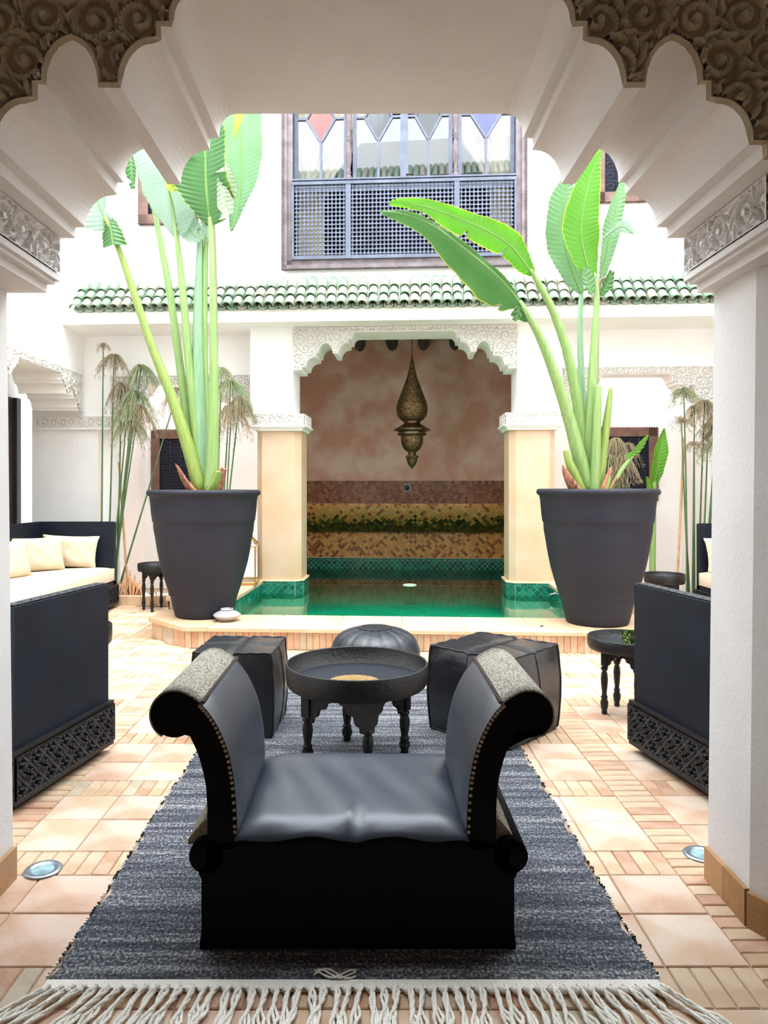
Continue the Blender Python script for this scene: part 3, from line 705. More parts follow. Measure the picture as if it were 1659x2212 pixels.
# pool basin, raised side copings, front platform
PU = 1.66
m = MB()
m.box(-PU-.1, PU+.1, -1.57, VD, -.30, -.10)
m.box(-PU-.1, PU+.1, -1.62, -1.57, -.30, .14)
pool = struct(placeB(m.build('trim_1', M['pool_floor'])), 'green tiled basin of the courtyard pool', 'pool')
m = MB()
for sg in (-1, 1):
    x0, x1 = (PU, 2.30) if sg > 0 else (-2.30, -PU)
    m.box(x0, x1, -1.30, .33, -.55, .268)
blk = m.build('side_block', M['coping'], pool)
for sg in (-1, 1):
    x0, x1 = (PU-.02, 2.33) if sg > 0 else (-2.33, -PU+.02)
    for k in range(3):
        y0, y1 = -1.33+k*.56, -1.33+(k+1)*.56-.004
        mm2 = MB(); mm2.bbox(x0, x1, y0, min(y1, .33), .268, .305, .006); mm2.build('coping_slab', M['coping'], pool)
    # tiled inner faces of the side walls
    xi = -PU if sg < 0 else PU
    g = MB(); g.box(min(xi, xi-sg*.012), max(xi, xi-sg*.012), -1.57, -.03, -.55, .266); g.build('tile_bed', M['grout'], pool)
    for pg in tile_cells(1.30, .20, .058, .034):
        mb = MB(); tiles_mesh(mb, [pg if sg < 0 else [(1.30-s, q) for s, q in pg]], lambda s, q: (xi-sg*.012, -1.33+(s), .064+q), lambda s, q: (-sg, 0, 0), .004, lambda s, q: 0)
        mb.build('tile', M['green'][rnd.choice((0,1,2))], pool)
# front platform
# outline in the facade frame
out = [(-2.33,-1.79),(-1.88,-2.20),(1.88,-2.20),(2.33,-1.79),(2.33,-1.30),(PU,-1.30),(PU,-1.57),(-PU,-1.57),(-PU,-1.30),(-2.33,-1.30)]
inn = [(-2.30,-1.77),(-1.865,-2.165),(1.865,-2.165),(2.30,-1.77),(2.30,-1.32),(PU,-1.32),(PU,-1.62),(-PU,-1.62),(-PU,-1.32),(-2.30,-1.32)]
m = MB(); m.prism(inn, lambda x, y: (x, y, -.02), lambda x, y: (x, y, .150))
plat = struct(placeB(m.build('trim_2', M['mortar'])), 'raised tan stone platform in front of the pool with a brick face', 'platform')
# coping slabs
for a, b2 in zip(np.linspace(-PU-.0, PU, 7)[:-1], np.linspace(-PU, PU, 7)[1:]):
    mm2 = MB(); mm2.bbox(a+.001, b2-.001, -2.20, -1.57, .150, .186, .007); mm2.build('coping_slab', M['coping'], plat)
for sg in (-1, 1):
    pl = [(sg*PU+sg*.001,-2.20),(sg*1.88,-2.20),(sg*2.33,-1.79),(sg*2.33,-1.335),(sg*PU+sg*.001,-1.335)]
    if sg < 0: pl = pl[::-1]
    mm2 = MB(); mm2.prism(pl, lambda x, y: (x, y, .150), lambda x, y: (x, y, .186)); mm2.build('coping_slab', M['coping'], plat)
# bricks on the face
def face_bricks(a, b2, h0, h1, bw):
    L2 = math.hypot(b2[0]-a[0], b2[1]-a[1]); n = round(L2/bw); dx, dy = (b2[0]-a[0])/L2, (b2[1]-a[1])/L2; nx, ny = dy, -dx
    for k in range(n):
        s0, s1 = L2*k/n+.0018, L2*(k+1)/n-.0018; t = .008+rnd.uniform(-.0015,.0015)
        q = [(a[0]+dx*s, a[1]+dy*s) for s in (s0, s1)]
        pg = [q[0], q[1], (q[1][0]+nx*t, q[1][1]+ny*t), (q[0][0]+nx*t, q[0][1]+ny*t)]
        mb = MB(); mb.prism(pg[::-1], lambda x, y: (x, y, h0), lambda x, y: (x, y, h1)); mb.build('brick', rnd.choice(M['brick'][:5]), plat)
face_bricks((-1.865,-2.165), (1.865,-2.165), .0, .148, .056)
face_bricks((-2.30,-1.77), (-1.865,-2.165), .0, .148, .19)
face_bricks((1.865,-2.165), (2.30,-1.77), .0, .148, .19)
# access cover in the platform top
m = MB(); m.bbox(1.16, 1.42, -2.08, -1.84, .186, .189, .001); m.build('hatch', M['coping'], plat)
m = MB(); m.lathe([(0,.198),(.012,.197),(.016,.192),(.016,.188)], 1.21, -2.0, 10); m.build('hatch_knob', M['chain'], plat)
# water
m = MB(); m.add([(-PU+.002,-1.575,WZ),(PU-.002,-1.575,WZ),(PU-.002,VD-.08,WZ),(-PU+.002,VD-.08,WZ)], [(0,1,2,3)])
wo = placeB(m.build('pool_water', M['water'])); tag(wo, 'clear emerald water filling the tiled pool', 'water', kind='stuff')

# planter beds in the side bays, walls behind them
m = MB()
bw_ = {}
for sg, nm in ((-1,'left'), (1,'right')):
    m = MB()
    if sg < 0: m.box(-4.6, -1.74, 1.35, 1.5, 0, 3.3); m.box(-4.6,-3.55,.5,1.35,0,3.3)
    else: m.box(1.74, 5.0, 1.35, 1.5, 0, 3.3); m.box(3.60,5.0,.5,1.35,0,3.3)
    bw_[sg] = struct(placeB(m.build('wall_bay_%s' % nm, M['white'])), 'white wall with a grilled window behind the %s planting bay' % nm)
    m = MB(); x0, x1 = (-3.78,-2.36) if sg < 0 else (2.36,3.62)
    m.box(x0, x1, .02, .33, 0, .085)
    bed = placeB(m.build('planter_bed', M['soil'])); tag(bed, 'low tan-edged planting bed of white pebbles in the %s bay' % nm, 'planter')
    n = 8; ww = (x1-x0)/n
    for k in range(n):
        mb = MB(); mb.bbox(x0+k*ww+.002, x0+(k+1)*ww-.002, -.05, .018, 0, .115, .005); mb.build('curb_stone', M['coping'], bed)
    mb = MB()
    for k in range(420):
        r_ = rnd.uniform(.012,.026); cx, cy = rnd.uniform(x0+.03,x1-.03), rnd.uniform(.04,.31)
        vs = []
        for a1, a2 in ((0,-1),(0,0),(1,0),(2,0),(3,0),(4,0),(0,1)):
            if a2: vs.append((cx, cy, .085+r_*.5+a2*r_*.5))
            else: vs.append((cx+r_*math.cos(a1*1.256+k), cy+r_*math.sin(a1*1.256+k), .085+r_*.5))
        mb.add(vs, [(0,1+(q+1)%5,1+q) for q in range(5)]+[(6,1+q,1+(q+1)%5) for q in range(5)], 0, True)
    o = mb.build('pebbles', M['pebble'], bed); o['kind'] = 'stuff'

# ---- windows
def scroll_grille(mb, x0, x1, z0, z1, y, r=.006, step=.13):
    nx = max(1, round((x1-x0)/step)); nz = max(1, round((z1-z0)/step)); dx = (x1-x0)/nx; dz = (z1-z0)/nz
    for i in range(nx+1): mb.tube([(x0+i*dx,y,z0),(x0+i*dx,y,z1)], r, 4)
    for j in range(nz+1): mb.tube([(x0,y,z0+j*dz),(x1,y,z0+j*dz)], r, 4)
    for i in range(nx):
        for j in range(nz):
            cx, cz = x0+(i+.5)*dx, z0+(j+.5)*dz
            for s in (-1, 1):
                mb.tube([(cx+s*(.02+.34*dx*(1-t))*math.cos(t*5)*(1 if t < 1 else 1), y, cz+.36*dz*(1-t*.6)*math.sin(t*5)) for t in np.linspace(0,1,9)], r*.7, 4)
def small_window(n, o_par, x0, x1, z0, z1, y, place, label, frame_m, arched=False):
    wd = MB(); fw = .11
    wd.box(x0, x1, y-.05, y-.003, z0, z0+fw); wd.box(x0, x1, y-.05, y-.003, z1-fw, z1); wd.box(x0, x0+fw, y-.05, y-.003, z0, z1); wd.box(x1-fw, x1, y-.05, y-.003, z0, z1)
    o = struct(wd.build('window_%d' % n, frame_m), label, 'window'); place(o)
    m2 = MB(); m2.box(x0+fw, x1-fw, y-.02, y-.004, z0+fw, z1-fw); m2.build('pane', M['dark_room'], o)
    m2 = MB(); scroll_grille(m2, x0+fw, x1-fw, z0+fw, z1-fw, y-.04); m2.build('grille', M['iron'], o)
    m2 = MB()      # rope moulding round the frame
    for a, b2 in (((x0,z0),(x1,z0)),((x0,z1),(x1,z1)),((x0,z0),(x0,z1)),((x1,z0),(x1,z1))):
        n2 = int(math.hypot(b2[0]-a[0], b2[1]-a[1])/.03)
        for k in range(n2):
            t = (k+.5)/n2; cx, cz = a[0]+(b2[0]-a[0])*t, a[1]+(b2[1]-a[1])*t
            m2.tube([(cx-.012,y-.03,cz-.012),(cx+.012,y-.045,cz+.012)], .011, 4)
    q = m2.build('rope_moulding', frame_m, o); q['kind'] = 'stuff'
    return o
b1 = atB(303, 487, 0); b2_ = atB(392, 396, 0)
small_window(2, wall_back, b1[0], b2_[0]+.2, b1[1], b1[1]+1.1, 0, placeB, 'small brown framed window high on the left of the pool facade', M['frame_brown'])
b1 = atB(1283, 440, 0); b2_ = atB(1398, 440, 0)
small_window(3, wall_back, b1[0], b2_[0], b1[1], b1[1]+1.2, 0, placeB, 'small grilled window high on the right of the pool facade', M['frame_brown'])
b1 = atB(330, 1068, 1.35); b2_ = atB(455, 930, 1.35)
small_window(4, wall_back, b1[0], b2_[0], b1[1]-.1, b2_[1], 1.35, placeB, 'dark grilled window behind the left potted palm', M['frame_brown'])
b1 = atB(1300, 1066, 1.35); b2_ = atB(1418, 925, 1.35)
small_window(5, wall_back, b1[0]-.12, b2_[0], b1[1]-.1, b2_[1], 1.35, placeB, 'dark grilled window behind the right potted palm', M['frame_brown'])
def plL(o): o.location = (-3.50, 0, 0); o.rotation_euler = (0,0,PI/2)
small_window(6, wl, 7.5, 8.17, 4.26, 5.25, 0, plL, 'slim dark window high on the left courtyard wall', M['frame_brown'])

# big window with casements over a pierced balustrade
x0, x1, z0, z1 = -1.40, 1.38, 3.90, 6.15
m = MB()
for a, c in ((0,.05),(.05,.11)):
    y = -.055 if a == 0 else -.03
    m.box(x0+a, x0+c, y, .05, z0+a, z1); m.box(x1-c, x1-a, y, .05, z0+a, z1); m.box(x0+a, x1-a, y, .05, z0+a, z0+c); m.box(x0+a, x1-a, y, .05, z1-c, z1-a)
win = struct(placeB(m.build('window_1', M['frame_taupe'])), 'large grey wood window with turned posts over a pierced lattice balustrade', 'window')
m = MB()
for a, b3 in (((x0,z0),(x1,z0)),((x0,z0),(x0,z1)),((x1,z0),(x1,z1))):
    n2 = int(math.hypot(b3[0]-a[0], b3[1]-a[1])/.024)
    for k in range(n2):
        t = (k+.5)/n2; cx, cz = a[0]+(b3[0]-a[0])*t, a[1]+(b3[1]-a[1])*t
        m.tube([(cx-.014,-.05,cz-.010),(cx+.014,-.066,cz+.010)], .0095, 4)
q = m.build('rope_moulding', M['frame_taupe'], win); q['kind'] = 'stuff'
ix0, ix1 = x0+.11, x1-.11; zr = 4.90
# balustrade
m = MB(); m.box(ix0, ix1, -.07, -.02, zr-.035, zr); m.box(ix0, ix1, -.075, .0, zr+.012, zr+.03); m.box(ix0, ix1, -.06, -.02, z0+.11, z0+.15)
m.box(ix0, ix1, -.02, .30, z0+.11, z0+.13)
bal = m.build('balustrade_rail', M['frame_grey'], win)
st = [ix0, -.64, .60, ix1]
for k, s in enumerate(st):
    w_ = .022 if k in (0,3) else .03
    mm2 = MB(); mm2.box(s-w_ if k else s, s+w_ if k < 3 else s, -.065, -.015, z0+.11, zr-.03); mm2.build('stile', M['frame_grey'], win)
for k in range(3):
    a, c = st[k]+.028, st[k+1]-.028; n = round((c-a)/.0455); d = (c-a)/n; nz = 17; dz = (zr-.035-z0-.15)/nz
    m = MB()
    for i in range(n): m.box(a+(i+.5)*d-.006, a+(i+.5)*d+.006, -.045, -.033, z0+.15, zr-.035)
    for j in range(nz): zz = z0+.15+(j+.5)*dz; m.box(a, c, -.045, -.033, zz-.006, zz+.006)
    for i in range(n):
        for j in range(nz):
            cx, cz = a+(i+.5)*d, z0+.15+(j+.5)*dz; r_ = .0155
            m.add([(cx+r_*math.cos(q), -.05, cz+r_*math.sin(q)) for q in np.linspace(0,2*PI,9)[:-1]]+[(cx+r_*math.cos(q), -.03, cz+r_*math.sin(q)) for q in np.linspace(0,2*PI,9)[:-1]],
                  [tuple(reversed(range(8)))]+[(q, (q+1)%8, 8+(q+1)%8, 8+q) for q in range(8)])
    q = m.build('lattice_panel', M['frame_grey'], win); q['kind'] = 'stuff'
# turned posts
tp = [(.030,0),(.030,.03),(.018,.05),(.03,.07),(.018,.09),(.022,.14),(.033,.22),(.033,.32),(.022,.40),(.018,.43),(.03,.45),(.018,.47),(.03,.49),(.018,.51),(.022,.56),(.033,.64),(.033,.74),(.022,.82),(.018,.85),(.03,.87),(.018,.89),(.03,.91),(.02,.94),(.033,1.05),(.033,1.2),(.02,1.25)]
for u in (-.64+.005, .585):
    m = MB(); m.lathe([(r_*1.1, zr+.03+z) for r_, z in tp], u, -.04, 10); m.build('turned_post', M['baluster'], win)
# casements
def bar(m, a, b4, w_, y0=.09, y1=.13):
    a = Vector((a[0],0,a[1])); b4 = Vector((b4[0],0,b4[1])); d = (b4-a).normalized(); n = Vector((-d.z,0,d.x))*w_/2
    q = [a+n, a-n, b4-n, b4+n]; m.prism([(k,) for k in range(4)], lambda k: (q[k].x, y0, q[k].z), lambda k: (q[k].x, y1, q[k].z))
cas = [(ix0, -.66), (-.60, .0), (.0, .56), (.62, ix1)]
for k, (a, c) in enumerate(cas):
    mid = (a+c)/2; m = MB(); zt = 6.05; zb = zr-.02; q = .045
    bar(m, (a+q/2,zb), (a+q/2,zt), q); bar(m, (c-q/2,zb), (c-q/2,zt), q); bar(m, (a,zt), (c,zt), q); bar(m, (a,zb), (c,zb), .07)
    zf = 5.42; dw = (c-a)*.27
    bar(m, (mid,zb), (mid,zf), .028)
    for s in (-1, 1): bar(m, (mid,zf), (mid+s*dw,5.70), .024); bar(m, (mid+s*dw,5.70), (mid,5.98), .024); bar(m, (mid+s*dw,5.70), (a+q if s < 0 else c-q,5.70), .024)
    cf = m.build('casement', M['frame_grey'], win)
    m = MB(); yy = .11
    m.add([(a,yy,zb),(mid,yy,zb),(mid,yy,zf),(mid-dw,yy,5.70),(a,yy,5.70)], [(0,1,2,3,4)]); m.add([(mid,yy,zb),(c,yy,zb),(c,yy,5.70),(mid+dw,yy,5.70),(mid,yy,zf)], [(0,1,2,3,4)])
    m.build('pane', M['win_glass'], cf)
    m = MB(); m.add([(mid,yy,zf),(mid+dw,yy,5.70),(mid,yy,5.98),(mid-dw,yy,5.70)], [(0,1,2,3)]); m.build('coloured_pane', M['glass_'+('orange','slate','teal','blue')[k]], cf)
m = MB(); m.tube([(.03,.08,5.0),(.03,.04,5.0),(.10,.03,5.0)], .010, 6); m.build('handle', M['chain'], win)
# dim room behind the casements
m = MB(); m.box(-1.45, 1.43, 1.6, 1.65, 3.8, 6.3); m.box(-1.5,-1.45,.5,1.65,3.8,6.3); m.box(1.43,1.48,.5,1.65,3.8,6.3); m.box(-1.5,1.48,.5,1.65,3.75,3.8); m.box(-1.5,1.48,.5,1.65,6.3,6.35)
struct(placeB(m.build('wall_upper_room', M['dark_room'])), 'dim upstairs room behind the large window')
def curtain(label, a0, a1, b0, b1, k):
    m = MB(); nU, nZ = 40, 26; vs = []
    for j in range(nZ+1):
        t = j/nZ; z = 4.0+t*2.1; e = min(1, max(0, (z-4.75)/.95))**1.7
        l = b0+(a0-b0)*e; r_ = b1+(a1-b1)*e
        for i in range(nU+1):
            s = i/nU; vs.append((l+(r_-l)*s, .26+.022*math.sin(s*44+k), z))
    m.add(vs, [(j*(nU+1)+i, j*(nU+1)+i+1, (j+1)*(nU+1)+i+1, (j+1)*(nU+1)+i) for j in range(nZ) for i in range(nU)], 0, True)
    o = placeB(m.build('curtain', M['curtain'])); tag(o, label, 'curtain')
curtain('cream voile curtain tied back at the left side of the big window', -1.27, -.25, -1.27, -.95, 0)
curtain('cream voile curtain tied back at the right side of the big window', .45, 1.25, 1.0, 1.25, 2)
# ================================================================== THINGS
# ---- rug
rug = thing('rug', 'long dark blue-grey woven rug with ivory fringe under the black bench', 'rug', (-.045, 0, 0))
RX, R0, R1 = .86, 2.03, 4.97
m = MB(); nX, nY = 12, 60; vs = []
for z in (.001, .009):
    for j in range(nY+1):
        y = R0+(R1-R0)*j/nY; e = .008*math.sin(j*.9)+.006*math.sin(j*2.3)
        for i in range(nX+1): vs.append(((-RX+2*RX*i/nX)*(1-.012*abs(math.sin(j*.15)))+(e if i in (0,nX) else 0), y+(.006*math.sin(i*1.3) if j in (0,nY) else 0), z))
n1 = nX+1; o2 = n1*(nY+1)
fs = [(o2+j*n1+i, o2+j*n1+i+1, o2+(j+1)*n1+i+1, o2+(j+1)*n1+i) for j in range(nY) for i in range(nX)]
fs += [(i, i+1, o2+i+1, o2+i) for i in range(nX)]+[(nY*n1+i+1, nY*n1+i, o2+nY*n1+i, o2+nY*n1+i+1) for i in range(nX)]
fs += [((j+1)*n1, j*n1, o2+j*n1, o2+(j+1)*n1) for j in range(nY)]+[(j*n1+nX, (j+1)*n1+nX, o2+(j+1)*n1+nX, o2+j*n1+nX) for j in range(nY)]
m.add(vs, fs, 0, False); m.build('weave', M['rug'], rug)
m = MB()
for k in range(30):
    a = -RX+2*RX*k/30; b2 = a+2*RX/30; m.box(a, b2, R0-.032+.003*math.sin(k), R0+.002, .001, .012)
m.build('hem', M['fringe'], rug)
m = MB()
for sg in (-1, 1):
    for k in range(210):
        y = R0+.02+k*.0139; x = sg*(RX*(1-.012*abs(math.sin((k*.0139/(R1-R0)*60)*.15)))+.003); l = rnd.uniform(.003,.013)
        m.box(min(x, x+sg*l), max(x, x+sg*l), y, y+.004, .001, .010, 0 if rnd.random() < .55 else 1)
q = m.build('frayed_edge', [M['fringe'], M['stitch']], rug); q['kind'] = 'stuff'
for k in range(52):
    x = -RX+.012+(2*RX-.024)*k/51; m = MB(); lean = (x/RX)**3*.16+rnd.uniform(-.02,.02); L_ = rnd.uniform(.17,.22)
    for s in range(3):
        ph = s*2.1; pts = []
        sp_ = rnd.uniform(.006,.016)
        for t in np.linspace(0, 1, 9):
            rr = .006*(1-t)+sp_*t*(s-1)*.9+.004*math.cos(t*14+ph)
            pts.append((x+lean*t+rr+.004*math.sin(t*9+k+s), R0-.026-L_*t, .008+.004*math.sin(t*14+ph)+(.006*(1-t))))
        m.tube(pts, [.0052]*8+[.003], 5)
    m.tube([(x-.006,R0-.03,.01),(x+.001,R0-.043,.011),(x+lean*.1,R0-.05,.009)], [.009,.010,.006], 6)
    m.build('tassel', M['fringe'], rug)
m = MB(); bx_ = (725-VX)*2.1/F+.045
for s in range(3):
    m.tube([(bx_-.06+.12*t, R0+.02+.02*math.sin(t*6+s), .012+.006*math.sin(t*3.1)) for t in np.linspace(0,1,9)], .0028, 5)
m.build('loose_thread', M['fringe'], rug)

# ---- black scroll-arm bench
bench = thing('bench', 'black leather bench with two scrolled arms topped in cowhide, standing on the rug', 'bench', (-.0515, 2.17, .009))
DB = .57
circ = lambda a0, a1, n: [(.534+.067*math.cos(a), .702+.067*math.sin(a)) for a in np.linspace(a0, a1, n)]
inner = [(.349,.30),(.349,.352),(.352,.42),(.357,.487),(.364,.535),(.3755,.588),(.392,.632),(.412,.674),(.435,.708),(.455,.730)]
outer = [(.500,.655),(.487,.640),(.470,.605),(.457,.570),(.446,.530),(.438,.487),(.434,.42),(.434,.35),(.434,.30)]
inner = inner+[(.478,.748),(.50,.760)]
armp = inner+circ(math.radians(110), math.radians(-130), 22)+outer
SEAMI = 9
for sg in (-1, 1):
    m = MB(); pl = [(sg*x, z) for x, z in armp]
    m.prism(pl if sg < 0 else pl[::-1], lambda x, z: (x, 0, z), lambda x, z: (x, DB, z), sm=False)
    arm = m.build('arm', M['bench_black'], bench)
    # padded leather on the inner face
    path = inner[1:SEAMI+1]; m = MB(); nY = 14; vs = []
    sm_ = smooth_path(path, 26)
    for j in range(nY+1):
        y = .004+(DB-.008)*j/nY
        for i, (x, z) in enumerate(sm_):
            i0, i1 = max(i-1,0), min(i+1,len(sm_)-1); d = sm_[i1]-sm_[i0]; d /= np.hypot(*d); nx, nz = -d[1], d[0]
            e = min(1, min(j, nY-j)/2)*min(1, (i+.5)/3, (len(sm_)-i)/2.)
            th = .004+.016*e**.5; vs.append((sg*(x+nx*th*1), y, z+nz*th))
    nI = len(sm_)
    m.add(vs, [(j*nI+i, j*nI+i+1, (j+1)*nI+i+1, (j+1)*nI+i) for j in range(nY) for i in range(nI-1)], 0, True)
    m.build('arm_pad', M['leather_bench'], arm)
    # cowhide over the roll
    roll = [inner[SEAMI]]+[(.478,.748),(.50,.760)]+circ(math.radians(110), math.radians(-60), 18)
    m = MB(); sm_ = smooth_path(roll, 34); vs = []; nI = len(sm_)
    for th in (.004, .009):
        for j in range(9):
            y = .001+(DB-.002)*j/8
            for i, (x, z) in enumerate(sm_):
                i0, i1 = max(i-1,0), min(i+1,nI-1); d = sm_[i1]-sm_[i0]; d /= np.hypot(*d); nx, nz = -d[1], d[0]
                vs.append((sg*(x+nx*th), y, z+nz*th))
    o2 = nI*9; fs = [(o2+j*nI+i, o2+j*nI+i+1, o2+(j+1)*nI+i+1, o2+(j+1)*nI+i) for j in range(8) for i in range(nI-1)]
    fs += [(i, i+1, o2+i+1, o2+i) for i in range(nI-1)]+[(8*nI+i, 8*nI+i+1, o2+8*nI+i+1, o2+8*nI+i) for i in range(nI-1)]
    m.add(vs, fs, 0, True); m.build('hide_cover', M['hide'], arm)
    m = MB(); x, z = inner[SEAMI]
    for k in range(34): y = .008+k*(DB-.016)/33; m.lathe([(0,.007),(.006,.005),(.008,0),(.006,-.005),(0,-.006)], sg*(x-.006), y, 6); 
    for q in range(len(m.v)): m.v[q] = (m.v[q][0], m.v[q][1], m.v[q][2]+z+.010)
    q = m.build('braid', M['braid'], arm); q['kind'] = 'stuff'
    # nail heads along the near edge
    nail = None; sm_ = smooth_path(inner[1:SEAMI+1], 26)
    for (x, z) in sm_:
        m = MB(); m.add([(.006*math.cos(a), 0, .006*math.sin(a)) for a in np.linspace(0,2*PI,9)[:-1]]+[(.003*math.cos(a), -.004, .003*math.sin(a)) for a in np.linspace(0,2*PI,9)[:-1]],
              [(k, (k+1)%8, 8+(k+1)%8, 8+k) for k in range(8)]+[tuple(8+k for k in range(8))], 0, True)
        if nail is None: nail = m.build('nail', M['nail'], arm, (sg*(x+.002), -.001, z)).data
        else: link('nail', nail, arm, (sg*(x+.002), -.001, z))
    # base roll and flare with hide
    m = MB(); m.tube([(sg*.458+.02, .0, .278),(sg*.458+.02, DB, .278)], .052, 18, sm=True); m.build('base_roll', M['bench_black'], bench)
    m = MB(); m.prism([(sg*.434,.30),(sg*.434,.375),(sg*.45,.375),(sg*.500,.315),(sg*.500,.30)], lambda x, z: (x, .03, z), lambda x, z: (x, DB-.01, z)); m.build('hide_flare', M['hide'], bench)
m = MB()
bp = [(-.47,.05),(-.475,.02),(-.475,.0),(.475,.0),(.475,.02),(.47,.05),(.47,.21),(.478,.225),(.478,.24),(.455,.25),(.455,.30),(.36,.33),(-.36,.33),(-.455,.30),(-.455,.25),(-.478,.24),(-.478,.225),(-.47,.21)]
m.prism(bp, lambda x, z: (x+.018, .0, z), lambda x, z: (x+.018, DB, z)); m.build('base', M['bench_black'], bench)
# seat
nX, nY = 60, 34; vs = []; fs = []
for j in range(nY+1):
    for i in range(nX+1):
        s = -1+2*i/nX; t = j/nY; x = s*.352; y = -.012+(DB+.012)*t
        z = .352+.028*(1-s**8)*(1-(1-t)**10*.5)*(1 if t < .97 else .9)
        z += -.030*max(0, 1-t*7)**2*(1+.25*math.cos(s*9))-.012*math.exp(-((s-.05)/.05)**2-((t-.10)/.10)**2)+.008*math.exp(-((s+.02)/.04)**2-((t-.13)/.07)**2)
        z += .0025*math.sin(5*s+3*t)*math.sin(7*t)+.002*math.sin((s*1.5+t)*11)*math.exp(-(t-.5)**2*6)
        vs.append((x, y, z))
n1 = nX+1; top = len(vs)
for j in (0,):
    for i in range(n1): x, y, z = vs[i]; vs.append((x, y-.002, z-.02)); 
for i in range(n1): x, y, z = vs[i]; vs.append((x, y+.006, .29))
for i in range(n1): x, y, z = vs[nY*n1+i]; vs.append((x, y, .29))
fs = [(j*n1+i, j*n1+i+1, (j+1)*n1+i+1, (j+1)*n1+i) for j in range(nY) for i in range(nX)]
fs += [(top+i, top+i+1, i+1, i) for i in range(nX)]+[(top+n1+i, top+n1+i+1, top+i+1, top+i) for i in range(nX)]+[(nY*n1+i, nY*n1+i+1, top+2*n1+i+1, top+2*n1+i) for i in range(nX)]
m = MB(); m.add(vs, fs[:nX*nY], 0, True); o_ = len(m.f); m.f += fs[nX*nY:]; m.m += [1]*(len(fs)-o_); m.smooth += [True]*(len(fs)-o_); m.build('seat', [M['leather_bench'], M['bench_black']], bench)

# ---- Moroccan tray tables
legp = [(.012,0),(.016,.01),(.014,.03),(.020,.06),(.022,.09),(.015,.12),(.020,.13),(.015,.14),(.013,.16),(.018,.22),(.020,.27),(.017,.31),(.012,.33),(.019,.34),(.019,.355),(.012,.365),(.018,.38)]
def tray_table(label, cx, cy, z0, R, zr, th, lr, rot, group=None, floor_drop=None):
    t = thing('tray_table', label, 'table', (cx, cy, z0), rot, group)
    zr -= z0; zb = zr-th; zf = zb+.018
    k = max(.6, min(1.4, R/.3))
    m = MB(); m.lathe([(0,zb),(R*.96,zb),(R*.985,zb+.01),(R,zb+th*.4),(R,zr-.004),(R-.003,zr),(R-.009,zr),(R-.011,zr-.004),(R-.012,zf),(0,zf)], 0, 0, 56); m.build('tray', M['black_wood'], t)
    m = MB(); m.lathe([(0,zf+.002),(R-.013,zf+.002)], 0, 0, 56); m.build('tray_floor', M['pouf_round'], t)
    # apron panels between legs with ogee cut-outs
    a = lr; ht = zb
    for q in range(4):
        an = q*PI/2; c, s = math.cos(an), math.sin(an); w_ = a*.98
        hb = ht-.145*k; pr = [(-w_,ht),(w_,ht),(w_,hb),(w_*.78,hb),(w_*.76,hb+.02*k),(w_*.62,hb+.03*k),(w_*.56,hb+.06*k),(w_*.36,hb+.068*k),(w_*.30,hb+.09*k),(w_*.12,hb+.10*k),(0,hb+.125*k),
             (-w_*.12,hb+.10*k),(-w_*.30,hb+.09*k),(-w_*.36,hb+.068*k),(-w_*.56,hb+.06*k),(-w_*.62,hb+.03*k),(-w_*.76,hb+.02*k),(-w_*.78,hb),(-w_,hb)]
        m = MB(); m.prism(pr, lambda x, z: (x*c-(a-.012)*s, x*s+(a-.012)*c, z), lambda x, z: (x*c-(a+.008)*s, x*s+(a+.008)*c, z)); m.build('apron', M['black_wood'], t)
    H = ht-.12*k; lm = None
    for sx in (-1,1):
        for sy in (-1,1):
            if lm is None:
                m = MB(); m.lathe([(r_*1.25*(k**.5), z/.38*H) for r_, z in legp], 0, 0, 12); m.box(-.020*k,.020*k,-.020*k,.020*k,H-.005,ht)
                lm = m.build('leg', M['black_wood'], t, (sx*a*.97, sy*a*.97, 0)).data
            else: link('leg', lm, t, (sx*a*.97, sy*a*.97, 0))
    return t
tray_table('large round black tray table on the rug behind the bench', -.062, 3.70, .009, .363, .50, .112, .185, math.radians(58))
tray_table('small black tray table carrying the green candle holder beside the right sofa', 1.59, 4.45, 0, .235, .474, .075, .105, math.radians(50))
tray_table('black tray table mostly hidden behind the left sofa panel', -1.955, 4.80, 0, .235, .475, .125, .11, math.radians(45))
tray_table('small black tray table by the planting bed left of the left pot', -2.40, 8.17, 0, .21, .53, .085, .11, math.radians(42))
tray_table('black tray table in front of the far right sofa', 3.13, 7.65, 0, .205, .475, .10, .10, math.radians(45))
# straw mat on the big table
m = MB()
for k in range(11):
    r_ = .006+k*.0122; m.tube([(r_*math.cos(q), r_*math.sin(q), .007+.004*math.exp(-((k-5)/4)**2)) for q in np.linspace(0,2*PI,33)], .0072, 6, cap=False)
o = m.build('straw_mat', M['straw'], None, (-.075, 3.60, .4115)); tag(o, 'round woven straw mat lying on the large black tray table', 'mat')
